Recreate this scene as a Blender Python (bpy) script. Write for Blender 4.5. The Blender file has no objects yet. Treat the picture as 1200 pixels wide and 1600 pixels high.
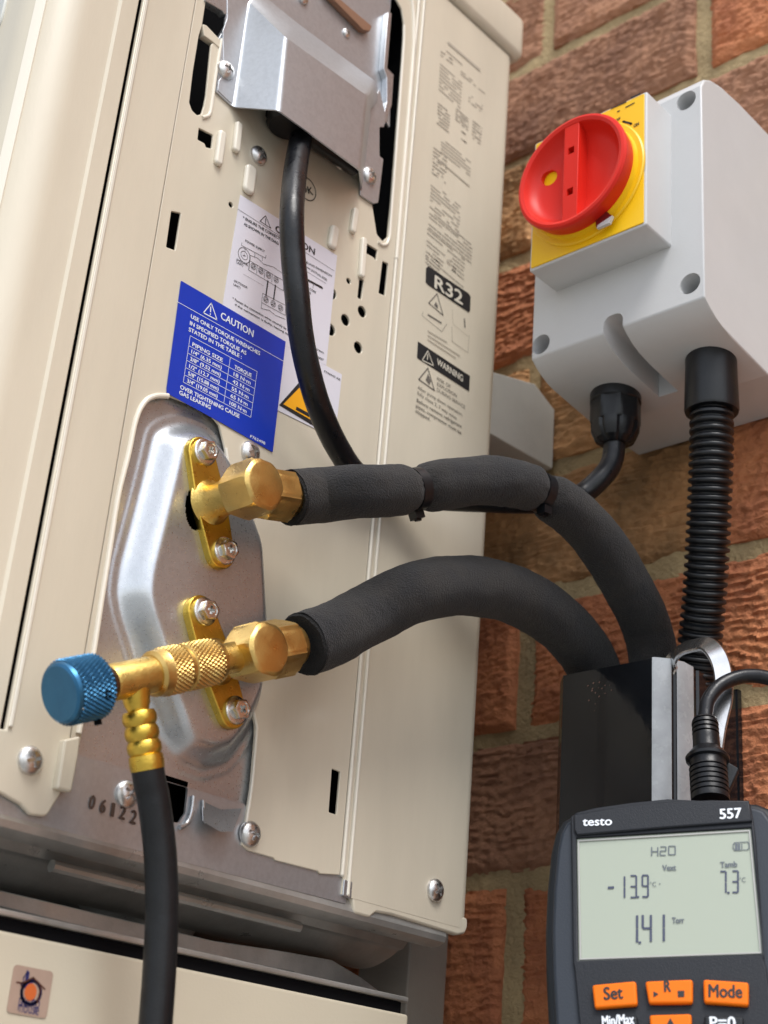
import bpy, bmesh, math, random
import numpy as np
from mathutils import Vector, Matrix, noise

S = bpy.context.scene
COL = S.collection
rnd = random.Random(7)

# ------------------------------------------------------------------ camera
# the camera looks up at the side of the unit; wall is the plane y = WALL, the unit's side is x = 0
FPX = 2322.0
Zc = Vector((430, 5060, -2322)).normalized()
Yc = Vector((2350, -1265, -2322)); Yc = (Yc - Yc.dot(Zc)*Zc).normalized()
Xc = Yc.cross(Zc)
ROT = Matrix((Xc, Yc, Zc))                      # camera to world
CAM = Vector((0.41, 0.0, 0.0))
WALL = 0.569
cd = bpy.data.cameras.new('camera'); cam = bpy.data.objects.new('camera', cd); COL.objects.link(cam)
cam.matrix_world = Matrix.Translation(CAM) @ ROT.to_4x4()
cd.sensor_fit = 'AUTO'; cd.sensor_width = 36.0; cd.lens = FPX/1600*36
cd.clip_start = 0.01; cd.clip_end = 400
cd.dof.use_dof = True; cd.dof.focus_distance = 0.585; cd.dof.aperture_fstop = 14.0
S.camera = cam
S.render.resolution_x = 768; S.render.resolution_y = 1024

# ------------------------------------------------------------------ light
SUN_EL, SUN_AZ = math.radians(58), math.radians(122)    # azimuth: clockwise from +y
w = bpy.data.worlds.new('World'); S.world = w; w.use_nodes = True
nt = w.node_tree; nt.nodes.clear()
sky = nt.nodes.new('ShaderNodeTexSky'); sky.sky_type = 'NISHITA'; sky.sun_disc = False
sky.sun_elevation = SUN_EL; sky.sun_rotation = SUN_AZ
sky.air_density = 1.0; sky.dust_density = 1.5; sky.ozone_density = 1.0
hs = nt.nodes.new('ShaderNodeHueSaturation'); hs.inputs['Saturation'].default_value = 0.35
bg = nt.nodes.new('ShaderNodeBackground'); bg.inputs['Strength'].default_value = 0.15
wo = nt.nodes.new('ShaderNodeOutputWorld')
nt.links.new(sky.outputs[0], hs.inputs['Color']); nt.links.new(hs.outputs[0], bg.inputs[0]); nt.links.new(bg.outputs[0], wo.inputs[0])
sd = bpy.data.lights.new('sun', 'SUN'); sd.energy = 1.5; sd.angle = math.radians(26); sd.color = (1.0, 0.97, 0.93)
sun = bpy.data.objects.new('sun', sd); COL.objects.link(sun)
sdir = Vector((math.sin(SUN_AZ)*math.cos(SUN_EL), math.cos(SUN_AZ)*math.cos(SUN_EL), math.sin(SUN_EL)))
sun.rotation_euler = (-sdir).to_track_quat('-Z', 'Y').to_euler()
S.view_settings.view_transform = 'Standard'; S.view_settings.look = 'None'
S.view_settings.exposure = 0.72; S.view_settings.gamma = 1; S.view_settings.use_curve_mapping = False

# ------------------------------------------------------------------ helpers
def ray(px, py): return ROT @ Vector((px-600, 800-py, -FPX))
def hit(px, py, ax, val):
    d = ray(px, py); t = (val-CAM[ax])/d[ax]; return CAM + d*t
def proj(p):
    v = ROT.transposed() @ (Vector(p)-CAM); return (600+FPX*v.x/-v.z, 800-FPX*v.y/-v.z)

class Frame:
    def __init__(s, o, r, u):
        s.o = Vector(o); s.r = Vector(r).normalized(); u = Vector(u); s.u = (u-u.dot(s.r)*s.r).normalized(); s.n = s.r.cross(s.u)
    def pt(s, a, b, c=0.0): return s.o + s.r*a + s.u*b + s.n*c
    def hit(s, px, py, off=0.0):
        d = ray(px, py); q = s.o + s.n*off
        t = (q-CAM).dot(s.n)/d.dot(s.n); p = CAM+d*t-s.o
        return (p.dot(s.r), p.dot(s.u))
    def mat(s, off=0.0):
        m = Matrix((s.r, s.u, s.n)).transposed().to_4x4(); m.translation = s.o + s.n*off; return m
SIDE = Frame((0,0,0), (0,1,0), (0,0,1))
def wallframe(y): return Frame((0,y,0), (1,0,0), (0,0,1))     # n = -y

def link(name, me, mat=None, parent=None, smooth=30):
    o = bpy.data.objects.new(name, me); COL.objects.link(o)
    if mat is not None and len(me.materials) == 0: me.materials.append(mat)
    me.name = name
    if smooth:
        for p in me.polygons: p.use_smooth = True
        me.set_sharp_from_angle(angle=math.radians(smooth))
    if parent: setpar(o, parent)
    return o
def setpar(o, parent):
    o.parent = parent
    o.matrix_parent_inverse = world_of(parent).inverted()
def world_of(o):
    m = Matrix.LocRotScale(o.location, o.rotation_euler, o.scale)
    if o.parent: m = world_of(o.parent) @ o.matrix_parent_inverse @ m
    return m
def empty(name, loc, label, cat, group=None):
    o = bpy.data.objects.new(name, None); COL.objects.link(o); o.location = loc; o.empty_display_size = .01
    return tag(o, label, cat, group)
def tag(o, label=None, cat=None, group=None, kind=None):
    if label: o['label'] = label
    if cat: o['category'] = cat
    if group: o['group'] = group
    if kind: o['kind'] = kind
    return o
def copyobj(o, parent, m=None, name=None):
    c = o.copy(); COL.objects.link(c)
    for k in list(c.keys()):
        if k in ('label',): del c[k]
    if parent: c.parent = parent; c.matrix_parent_inverse = world_of(parent).inverted()
    if m is not None: c.matrix_basis = m
    return c

class MB:
    def __init__(s): s.v = []; s.f = []
    def add(s, vs, fs):
        k = len(s.v); s.v += [tuple(v) for v in vs]; s.f += [tuple(i+k for i in f) for f in fs]; return s
    def box(s, a, b, fr=None):
        vs = [(x,y,z) for x in (a[0],b[0]) for y in (a[1],b[1]) for z in (a[2],b[2])]
        if fr: vs = [fr.pt(*v) for v in vs]
        return s.add(vs, [(0,1,3,2),(4,6,7,5),(0,4,5,1),(2,3,7,6),(0,2,6,4),(1,5,7,3)])
    def grid(s, rows, closed=False, cap=(False, False)):
        n = len(rows[0]); vs = [v for r in rows for v in r]; fs = []
        for i in range(len(rows)-1):
            for j in range(n if closed else n-1):
                k = (j+1) % n
                fs.append((i*n+j, i*n+k, (i+1)*n+k, (i+1)*n+j))
        if cap[0]: fs.append(tuple(range(n))[::-1])
        if cap[1]: fs.append(tuple((len(rows)-1)*n+j for j in range(n)))
        return s.add(vs, fs)
    def lathe(s, o, ax, prof, seg=40, hexa=None, rot=0.0, rf=None, cap=(True, True), nside=6, squash=1.0):
        o = Vector(o); ax = Vector(ax).normalized()
        e1 = ax.orthogonal().normalized() if abs(ax.z) > .95 else (Vector((0,0,1))-ax*ax.z).normalized(); e2 = ax.cross(e1)
        rows = []
        for (a, r) in prof:
            row = []
            for j in range(seg):
                t = 2*math.pi*j/seg
                rr = r
                if hexa:
                    q = 2*math.pi/nside; tt = ((t+rot) % q)-q/2
                    rr = min(r, hexa/math.cos(tt))
                if rf: rr = rr + rf(a, t)
                row.append(o + ax*a + e1*(rr*math.cos(t)) + e2*(rr*math.sin(t)*squash))
            rows.append(row)
        return s.grid(rows, True, cap)
    def tube(s, pts, rad, seg=20, cap=(True, True), rf=None):
        pts = [Vector(p) for p in pts]; n = len(pts)
        if not hasattr(rad, '__len__'): rad = [rad]*n
        rows = []; e = None
        for i, p in enumerate(pts):
            t = (pts[min(i+1,n-1)]-pts[max(i-1,0)]).normalized()
            if e is None: e = t.orthogonal().normalized()
            e = (e-t*e.dot(t)).normalized(); f = t.cross(e)
            rows.append([p + (e*math.cos(2*math.pi*j/seg)+f*math.sin(2*math.pi*j/seg))*(rad[i]+(rf(i,j) if rf else 0)) for j in range(seg)])
        return s.grid(rows, True, cap)
    def mesh(s, name='m'):
        me = bpy.data.meshes.new(name); me.from_pydata(s.v, [], s.f); me.update()
        bm = bmesh.new(); bm.from_mesh(me); bmesh.ops.recalc_face_normals(bm, faces=bm.faces); bm.to_mesh(me); bm.free()
        return me
    def build(s, name, mat, parent=None, smooth=30): return link(name, s.mesh(name), mat, parent, smooth)

def catmull(P, n=10, R=None):
    P = [Vector(p) for p in P]; out = []; rr = []
    Q = [P[0]*2-P[1]] + P + [P[-1]*2-P[-2]]
    RR = None if R is None else [R[0]]+list(R)+[R[-1]]
    for i in range(1, len(Q)-2):
        for k in range(n):
            t = k/n; a, b, c, d = Q[i-1], Q[i], Q[i+1], Q[i+2]
            out.append(.5*((2*b)+(c-a)*t+(2*a-5*b+4*c-d)*t*t+(3*b-a-3*c+d)*t**3))
            if RR: rr.append(RR[i]*(1-t)+RR[i+1]*t)
    out.append(P[-1]); 
    if RR: rr.append(R[-1])
    return (out, rr) if RR else out

def rounded(pts, r, seg=5):
    """polygon with rounded corners; r number or list"""
    out = []; n = len(pts)
    for i in range(n):
        p0, p1, p2 = Vector(pts[i-1]).to_2d(), Vector(pts[i]).to_2d(), Vector(pts[(i+1) % n]).to_2d()
        rr = r[i] if hasattr(r, '__len__') else r
        a, b = (p0-p1), (p2-p1); la, lb = a.length, b.length
        if rr <= 0 or la < 1e-9 or lb < 1e-9: out.append(tuple(p1)); continue
        a /= la; b /= lb; ang = math.acos(max(-1, min(1, a.dot(b))))
        if ang > math.pi-.05: out.append(tuple(p1)); continue
        d = min(rr/math.tan(ang/2), la*.48, lb*.48)
        s_, e_ = p1+a*d, p1+b*d
        for k in range(seg+1):
            t = k/seg; out.append(tuple(s_*(1-t)**2 + p1*2*t*(1-t) + e_*t*t))
    return out
def circle(c, r, n=24): return [(c[0]+r*math.cos(2*math.pi*i/n), c[1]+r*math.sin(2*math.pi*i/n)) for i in range(n)]
def curve_mesh(cu):
    o = bpy.data.objects.new('tmp', cu); me = bpy.data.meshes.new_from_object(o)
    bpy.data.objects.remove(o); bpy.data.curves.remove(cu); return me
def plate_mesh(fr, outline, holes=(), w0=0.0, w1=0.001, bevel=0.0, res=2):
    cu = bpy.data.curves.new('c', 'CURVE'); cu.dimensions = '2D'; cu.fill_mode = 'BOTH'
    for poly in [outline]+list(holes):
        sp = cu.splines.new('POLY'); sp.points.add(len(poly)-1)
        for i, p in enumerate(poly): sp.points[i].co = (p[0], p[1], 0, 1)
        sp.use_cyclic_u = True
    h = (w1-w0)/2
    cu.extrude = max(h-bevel, 1e-6); cu.bevel_depth = bevel; cu.bevel_resolution = res; cu.offset = -bevel
    me = curve_mesh(cu)
    me.transform(fr.mat((w0+w1)/2))
    bm = bmesh.new(); bm.from_mesh(me); bmesh.ops.remove_doubles(bm, verts=bm.verts, dist=1e-7)
    bmesh.ops.recalc_face_normals(bm, faces=bm.faces); bm.to_mesh(me); bm.free()
    return me
def plate(name, fr, outline, mat, parent=None, holes=(), w0=0.0, w1=0.001, bevel=0.0, smooth=40):
    o = link(name, plate_mesh(fr, outline, holes, w0, w1, bevel), mat, parent, smooth)
    flat_caps(o, fr.n); return o
def flat_caps(o, n=None):
    for p in o.data.polygons:
        if (n is not None and abs(p.normal.dot(n)) > .9995) or (n is None and max(abs(c) for c in p.normal) > .9997): p.use_smooth = False
def px2(fr, pts, off=0.0): return [fr.hit(p[0], p[1], off) for p in pts]
def zoomed(ox, oy, k): return lambda x, y: (ox+x*k, oy+y*k)

def with_mods(o, mods):
    for kind, props in mods:
        m = o.modifiers.new(kind, kind)
        for k, v in props.items(): setattr(m, k, v)
    dg = bpy.context.evaluated_depsgraph_get(); dg.update()
    me = bpy.data.meshes.new_from_object(o.evaluated_get(dg))
    o.modifiers.clear(); old = o.data; mats = list(old.materials); o.data = me; me.name = o.name
    if not me.materials:
        for m in mats: me.materials.append(m)
    return o
def cut(o, cutters):
    """one boolean with all cutters joined"""
    cs = []
    for mb in cutters:
        c = bpy.data.objects.new('cut', mb if isinstance(mb, bpy.types.Mesh) else mb.mesh('cut')); COL.objects.link(c); cs.append(c)
    mods = [('BOOLEAN', dict(operation='DIFFERENCE', object=c, solver='EXACT')) for c in cs]
    with_mods(o, mods)
    for c in cs: bpy.data.objects.remove(c)
    o.data.set_sharp_from_angle(angle=math.radians(30)); return o

# flat print: a joined mesh of text, lines and shapes in one colour on a frame
class Print:
    def __init__(s, fr, off=0.0): s.fr = fr; s.off = off; s.mb = MB()
    def text(s, t, p0, p1, h, bold=0.0, local=False, slant=0.0):
        """p0/p1: picture position of the baseline's two ends; h: cap height in metres"""
        a = p0 if local else s.fr.hit(*p0, s.off); b = p1 if local else s.fr.hit(*p1, s.off)
        cu = bpy.data.curves.new('t', 'FONT'); cu.body = t; cu.size = 1.0; cu.shear = slant; cu.resolution_u = 3
        me = curve_mesh(cu)
        if not len(me.vertices): return s
        xs = [v.co.x for v in me.vertices]; x0, x1 = min(xs), max(xs)
        d = Vector(b)-Vector(a); L = d.length; d /= L; e = Vector((-d.y, d.x)); k = h/0.72
        kx = L/(x1-x0)
        for q_, (dx, dy) in enumerate(((0,0),(1,0),(-1,0),(0,.7),(0,-.7)) if bold > 0 else ((0,0),)):
            vs = []
            for v in me.vertices:
                q = Vector(a)+d*((v.co.x-x0)*kx+dx*bold*k)+e*(v.co.y*k+dy*bold*k); vs.append(s.fr.pt(q.x, q.y, s.off+q_*.000006))
            s.mb.add(vs, [tuple(p.vertices) for p in me.polygons])
        bpy.data.meshes.remove(me); return s
    def poly(s, pts, local=False):
        P = pts if local else px2(s.fr, pts, s.off)
        s.mb.add([s.fr.pt(*p, s.off) for p in P], [tuple(range(len(P)))]); return s
    def line(s, pts, wd, local=False, closed=False):
        P = [Vector(p) for p in (pts if local else px2(s.fr, pts, s.off))]
        if closed: P.append(P[0])
        for a, b in zip(P[:-1], P[1:]):
            d = (b-a)
            if d.length < 1e-9: continue
            d.normalize(); e = Vector((-d.y, d.x))*wd/2; a2 = a-d*wd*.4; b2 = b+d*wd*.4
            s.mb.add([s.fr.pt(q.x, q.y, s.off) for q in (a2-e, b2-e, b2+e, a2+e)], [(0,1,2,3)])
        return s
    def ring(s, c, r, wd, n=24, local=False):
        c = Vector(c if local else s.fr.hit(*c, s.off))
        return s.line([(c.x+r*math.cos(2*math.pi*i/n), c.y+r*math.sin(2*math.pi*i/n)) for i in range(n)], wd, True, True)
    def build(s, name, mat, parent): return link(name, s.mb.mesh(name), mat, parent, 0)

# ------------------------------------------------------------------ materials
def mat(name, color, rough=.5, metal=0.0, bump=0.0, bscale=300.0, var=0.0, vscale=20.0, rvar=0.0, coat=0.0, sheen=0.0, spec=.5, objvar=0.0, detail=4, vcol=None, stretch=None):
    m = bpy.data.materials.new(name); m.use_nodes = True; n = m.node_tree; N = n.nodes; L = n.links
    b = N['Principled BSDF']; b.inputs['Base Color'].default_value = (*color, 1); b.inputs['Roughness'].default_value = rough
    b.inputs['Metallic'].default_value = metal; b.inputs['Coat Weight'].default_value = coat; b.inputs['Coat Roughness'].default_value = .12
    b.inputs['Sheen Weight'].default_value = sheen; b.inputs['Specular IOR Level'].default_value = spec
    tc = N.new('ShaderNodeTexCoord'); src = tc.outputs['Object']
    if stretch:
        mp = N.new('ShaderNodeMapping'); mp.inputs['Scale'].default_value = stretch; L.new(src, mp.inputs[0]); src = mp.outputs[0]
    def nz(sc, det=4, ro=.55):
        t = N.new('ShaderNodeTexNoise'); t.inputs['Scale'].default_value = sc; t.inputs['Detail'].default_value = det; t.inputs['Roughness'].default_value = ro
        L.new(src, t.inputs['Vector']); return t
    if var > 0 or objvar > 0:
        mx = N.new('ShaderNodeMix'); mx.data_type = 'RGBA'
        c2 = vcol or tuple(c*(1-var) for c in color)
        mx.inputs[6].default_value = (*color, 1); mx.inputs[7].default_value = (*c2, 1)
        t = nz(vscale, 6, .6); rp = N.new('ShaderNodeMapRange'); rp.inputs[1].default_value = .38; rp.inputs[2].default_value = .66
        L.new(t.outputs['Fac'], rp.inputs[0]); L.new(rp.outputs[0], mx.inputs[0]); out = mx.outputs[2]
        if objvar > 0:
            oi = N.new('ShaderNodeObjectInfo'); hv = N.new('ShaderNodeHueSaturation')
            r1 = N.new('ShaderNodeMapRange'); r1.inputs[3].default_value = 1-objvar; r1.inputs[4].default_value = 1+objvar
            L.new(oi.outputs['Random'], r1.inputs[0]); L.new(r1.outputs[0], hv.inputs['Value']); L.new(out, hv.inputs['Color']); out = hv.outputs[0]
        L.new(out, b.inputs['Base Color'])
    if rvar > 0:
        t = nz(vscale*2.3, 5); r2 = N.new('ShaderNodeMapRange'); r2.inputs[3].default_value = max(0, rough-rvar); r2.inputs[4].default_value = rough+rvar
        r2.inputs[1].default_value = .3; r2.inputs[2].default_value = .7
        L.new(t.outputs['Fac'], r2.inputs[0]); L.new(r2.outputs[0], b.inputs['Roughness'])
    if bump > 0:
        t = nz(bscale, detail, .6); bp = N.new('ShaderNodeBump'); bp.inputs['Strength'].default_value = 1.0; bp.inputs['Distance'].default_value = bump
        L.new(t.outputs['Fac'], bp.inputs['Height']); L.new(bp.outputs[0], b.inputs['Normal'])
    return m
M = {}
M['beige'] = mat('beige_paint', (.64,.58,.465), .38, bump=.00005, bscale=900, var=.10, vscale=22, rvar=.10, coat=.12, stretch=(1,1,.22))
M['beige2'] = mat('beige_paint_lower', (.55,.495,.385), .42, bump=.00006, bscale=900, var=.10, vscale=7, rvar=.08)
M['hem'] = mat('beige_edge_highlight', (.76,.71,.61), .32, coat=.2)  # beige made paler: highlights on folded edges put into the colour
M['galv'] = mat('galvanised_steel', (.52,.545,.575), .42, .8, bump=.00005, bscale=1500, var=.10, vscale=500, rvar=.05)
M['galv_s'] = mat('smooth_galvanised', (.54,.565,.595), .30, .82, bump=.00004, bscale=1500, var=.08, vscale=500, rvar=.04)
M['galv_d'] = mat('underside_steel', (.52,.51,.485), .38, .6, bump=.0001, bscale=500, var=.35, vscale=25, rvar=.12)
M['screw'] = mat('zinc_screw', (.74,.73,.72), .34, 1.0, bump=.00006, bscale=1500, var=.25, vscale=400, rvar=.1)
M['bolt'] = mat('zinc_bolt', (.72,.71,.69), .22, 1.0, bump=.00005, bscale=1500, rvar=.08)
M['brass'] = mat('brass', (.70,.49,.15), .34, 1.0, bump=.0002, bscale=1300, var=.18, vscale=180, rvar=.09)
M['brass_n'] = mat('brass_nut', (.70,.48,.165), .34, 1.0, bump=.00010, bscale=1500, var=.12, vscale=70, rvar=.09)
M['brass_y'] = mat('bright_brass', (.74,.50,.085), .30, 1.0, bump=.00014, bscale=900, var=.16, vscale=120, rvar=.05)
M['blue'] = mat('blue_anodised', (.035,.15,.29), .34, .7, bump=.00005, bscale=1500, var=.12, vscale=120, rvar=.06)
M['foam'] = mat('black_foam', (.015,.015,.017), .92, bump=.0011, bscale=1500, var=.35, vscale=55, sheen=.12, vcol=(.026,.023,.021), detail=3, spec=.3)
M['foam_end'] = mat('cut_foam', (.010,.010,.011), .95, bump=.002, bscale=1200)
M['cable'] = mat('black_rubber_cable', (.008,.009,.012), .34, spec=.4, bump=.00008, bscale=700, var=.4, vscale=120, rvar=.10)
M['hose'] = mat('black_rubber_hose', (.008,.009,.011), .42, spec=.35, bump=.00012, bscale=1100, var=.3, vscale=200, rvar=.08)
M['black'] = mat('black_plastic', (.006,.007,.009), .34, spec=.4, bump=.00008, bscale=700, rvar=.08)
M['trunk'] = mat('gloss_black_pvc', (.007,.008,.010), .10, bump=.00008, bscale=60, var=.3, vscale=30, rvar=.05, spec=.45)
M['dark'] = mat('dark_interior', (.003,.003,.004), .8, spec=.1)
M['grey'] = mat('light_grey_plastic', (.56,.565,.57), .42, bump=.00004, bscale=1200, var=.04, vscale=30, rvar=.04)
M['greyd'] = mat('weathered_grey_plastic', (.56,.565,.53), .5, bump=.0001, bscale=700, var=.08, vscale=40)
M['post'] = mat('painted_bracket', (.34,.31,.27), .5, bump=.0002, bscale=600, var=.12, vscale=30)
M['yellow'] = mat('yellow_plastic', (.86,.52,.004), .38, rvar=.03)
M['red'] = mat('red_plastic', (.66,.018,.008), .42, spec=.3, bump=.00004, bscale=900, rvar=.04)
M['blue_label'] = mat('blue_print', (.008,.040,.44), .35, var=.06, vscale=60)
M['white_label'] = mat('white_label_paper', (.68,.67,.74), .4)
M['ink_w'] = mat('white_ink', (.74,.78,.84), .45)
M['ink_k'] = mat('black_ink', (.012,.012,.014), .5)
M['ink_g'] = mat('grey_print', (.40,.355,.29), .6)
M['ink_g2'] = mat('dark_grey_print', (.13,.115,.10), .6)
M['stamp'] = mat('stamped_ink', (.07,.045,.035), .6)
M['amber'] = mat('amber_print', (.90,.42,.01), .45)
M['mbody'] = mat('meter_rubber', (.007,.010,.014), .5, spec=.35, bump=.0001, bscale=1400, rvar=.05)
M['mgrey'] = mat('meter_grey_edge', (.024,.031,.043), .5, spec=.35, bump=.00008, bscale=1400)
M['mface'] = mat('meter_face', (.010,.0125,.018), .5, spec=.35, bump=.00012, bscale=1600)
M['orange'] = mat('orange_rubber', (.82,.165,.002), .5, spec=.25, bump=.00005, bscale=900)
M['lcd'] = mat('lcd_panel', (.36,.40,.33), .2, spec=.5, coat=.2)
M['seg'] = mat('lcd_segment', (.055,.065,.11), .3)
M['segl'] = mat('lcd_faint_segment', (.12,.14,.16), .3)
M['frame'] = mat('lcd_bezel_edge', (.40,.40,.38), .3)
M['hook'] = mat('polished_steel_hook', (.62,.63,.64), .26, 1.0, bump=.00003, bscale=500, rvar=.04)
M['sticker'] = mat('tan_sticker', (.42,.30,.235), .5, var=.08, vscale=90)
M['navy'] = mat('navy_ink', (.02,.025,.12), .5)
M['rust'] = mat('brown_ink', (.09,.03,.02), .5)
M['sun_o'] = mat('orange_ink', (.60,.13,.03), .5)
M['mortar'] = mat('sand_mortar', (.47,.35,.185), .95, bump=.0022, bscale=330, var=.35, vscale=28, detail=8, vcol=(.33,.245,.13))
M['brick_a'] = mat('orange_red_brick', (.66,.25,.105), .85, bump=.0022, bscale=520, var=.5, vscale=26, objvar=.08, detail=8, vcol=(.45,.155,.07))
M['brick_b'] = mat('brown_brick', (.42,.21,.12), .88, bump=.0012, bscale=420, var=.4, vscale=30, objvar=.1, detail=8, vcol=(.28,.135,.08))
M['brick_c'] = mat('buff_brown_brick', (.55,.29,.125), .88, bump=.0012, bscale=420, var=.45, vscale=24, objvar=.12, detail=8, vcol=(.25,.14,.06))
M['ground'] = mat('paving', (.36,.37,.35), .9, var=.35, vscale=2.0)

# ------------------------------------------------------------------ ground
g = MB().add([(-60,-60,-1.35),(60,-60,-1.35),(60,60,-1.35),(-60,60,-1.35)], [(0,1,2,3)]).build('ground', M['ground'], None, 0)
tag(g, kind='structure')

# ------------------------------------------------------------------ brick wall
def smooth01(t): t = max(0., min(1., t)); return t*t*(3-2*t)
BL, BH = .2085, .0640
def brick_mesh(seed, L=BL, H=BH, nx=150, nz=60, rip=1.0):
    vs = []; fs = []
    for j in range(nz+1):
        z = -H/2+H*j/nz
        for i in range(nx+1):
            x = -L/2+L*i/nx
            q = noise.noise(Vector((x*20+seed*9.1, z*40, seed*3.7)))
            q2 = noise.noise(Vector((x*75, z*130, seed*5.3)))
            q3 = noise.noise(Vector((x*9, z*9, seed*2.3+40)))
            q4 = noise.noise(Vector((x*170, z*240, seed*1.9)))
            v = z/.0043 + 1.7*q + .6*q2 + x*6*q3 + .3*q4
            fr = v-math.floor(v)
            amp = .45+.75*abs(noise.noise(Vector((x*45, math.floor(v)*1.7, seed*7.7))))+.25*q3
            h = (fr**1.3 if fr < .90 else (1-(fr-.90)/.10)**1.2)*amp*.0026*rip
            h += .0012*noise.noise(Vector((x*260, z*320, seed)))+.0011*q3
            e = min(x+L/2, L/2-x, z+H/2, H/2-z); h -= .0028*(1-smooth01((e+.0008*q2)/.0042))
            vs.append((x, -h, z))
    n = nx+1
    for j in range(nz):
        for i in range(nx): fs.append((j*n+i, j*n+i+1, (j+1)*n+i+1, (j+1)*n+i))
    border = [i for i in range(n)] + [j*n+nx for j in range(1, nz+1)] + [nz*n+i for i in range(nx-1, -1, -1)] + [j*n for j in range(nz-1, 0, -1)]
    k = len(vs)
    for b in border: vs.append((vs[b][0], .045, vs[b][2]))
    m_ = len(border)
    for i in range(m_): fs.append((border[i], k+i, k+(i+1) % m_, border[(i+1) % m_]))
    fs.append(tuple(k+i for i in range(m_)))
    me = bpy.data.meshes.new('brick'); me.from_pydata(vs, [], fs); me.update()
    for p in me.polygons: p.use_smooth = True
    me.set_sharp_from_angle(angle=math.radians(55))
    return me
wall = empty('brick_wall', (0.1, WALL+.05, -.3), 'rough drag-faced red and brown brick wall with sandy mortar behind everything', 'wall')
variants = {}
for c, k in (('brick_a', 4), ('brick_b', 3), ('brick_c', 3)):
    variants[c] = []
    for i in range(k):
        me = brick_mesh(len(variants)*10+i*3+1, rip=1.0); me.materials.append(M[c]); variants[c].append(me)
PITCH, Z0 = .0722, .1405
XP = .2175
near_cols = {(-1,0):'brick_a'}
for r in range(-7, 10):
    zc = Z0 + r*PITCH + PITCH/2
    off = -.030 if (r % 2 != 0) == (True) else .0785
    # rows: r=-1 and r=1 carry a joint at x=-0.030, r=0 and r=2 at 0.0785
    for c in range(-4, 4):
        xc = off + XP*c + XP/2
        if xc < -.85 or xc > .72: continue
        hi = r >= 3
        u = rnd.random()
        cl = 'brick_a' if u < (.45 if hi else .72) else ('brick_b' if u < (.8 if hi else .86) else 'brick_c')
        fix = {(1,-1):'brick_a',(1,0):'brick_a',(2,0):'brick_a',(2,-1):'brick_c',(3,-1):'brick_c',(3,0):'brick_c',(0,-1):'brick_b',(0,0):'brick_a',(4,-1):'brick_a',(5,-1):'brick_c',(5,0):'brick_b',(6,-1):'brick_b',(6,0):'brick_a',(7,0):'brick_b',(7,-1):'brick_b',(7,1):'brick_a',(8,0):'brick_a',(-1,-1):'brick_a',(-1,0):'brick_a'}
        cl = fix.get((r, c), cl)
        b = bpy.data.objects.new('brick', rnd.choice(variants[cl])); COL.objects.link(b)
        flip = rnd.random() < .5
        b.location = (xc+rnd.uniform(-.0012,.0012), WALL+rnd.uniform(-.0012,.0012), zc+rnd.uniform(-.0008,.0008))
        b.rotation_euler = (rnd.uniform(-.008,.008), 0 if flip else rnd.uniform(-.006,.006), rnd.uniform(-.004,.004))
        if flip: b.rotation_euler[1] = math.pi
        if flip: b.location.z += 0
        setpar(b, wall)
# mortar bed, slightly recessed and uneven
vs = []; fs = []; nx, nz = 260, 210; x0, x1, z0, z1 = -.9, .75, -.36, .86
for j in range(nz+1):
    for i in range(nx+1):
        x = x0+(x1-x0)*i/nx; z = z0+(z1-z0)*j/nz
        vs.append((x, WALL+.0028-.0022*noise.noise(Vector((x*60, z*60, 3)))-.0012*noise.noise(Vector((x*210, z*210, 8))), z))
for j in range(nz):
    for i in range(nx): fs.append((j*(nx+1)+i, j*(nx+1)+i+1, (j+1)*(nx+1)+i+1, (j+1)*(nx+1)+i))
me = bpy.data.meshes.new('mortar'); me.from_pydata(vs, [], fs); me.update()
link('mortar', me, M['mortar'], wall, 80)
MB().box((-6, WALL+.05, -1.35), (6, WALL+.25, 3.2)).build('wall_core', M['brick_b'], wall, 0)

# ------------------------------------------------------------------ screws (shared meshes)
def screw_mesh(name, r, matl, hexbolt=False):
    mb = MB()
    if hexbolt:
        mb.lathe((0,0,0), (0,0,1), [(0,r*.70),(r*.70,r*.80),(r*.80,r*.72),(r*.84,r*.56),(r*.84,r*.50),(r*.76,r*.46)], 60, hexa=r*.64, cap=(True,True))
        depth, top = r*.30, r*.76
    else:
        prof = [(0,r)]+[(r*.55*math.sin(a), r*math.cos(a)) for a in [i*math.pi/2/9 for i in range(1,9)]]+[(r*.55, r*.02)]
        prof[0] = (-.0006, r)
        mb.lathe((0,0,0), (0,0,1), prof, 36)
        depth, top = r*.42, r*.60
    o = mb.build(name, matl, None)
    cm = MB(); wd = r*.12; ln = r*.55 if not hexbolt else r*.32
    cm.box((-ln,-wd,top-depth), (ln,wd,top+r)); cm2 = MB().box((-wd,-ln,top-depth), (wd,ln,top+r))
    cut(o, [cm, cm2]); me = o.data; bpy.data.objects.remove(o); me.name = name
    if hexbolt:
        wm = MB().lathe((0,0,0), (0,0,1), [(-.0005,r),(r*.05,r*1.03),(r*.16,r*1.0),(r*.24,r*.86)], 40).mesh('w')
        bm = bmesh.new(); bm.from_mesh(me); bm.from_mesh(wm); bm.to_mesh(me); bm.free(); bpy.data.meshes.remove(wm)
    for p in me.polygons: p.use_smooth = True
    me.set_sharp_from_angle(angle=math.radians(32))
    return me
ME_SCREW = screw_mesh('screw', .0043, M['screw'])
ME_BOLT = screw_mesh('hex_bolt', .0053, M['bolt'], True)
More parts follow.
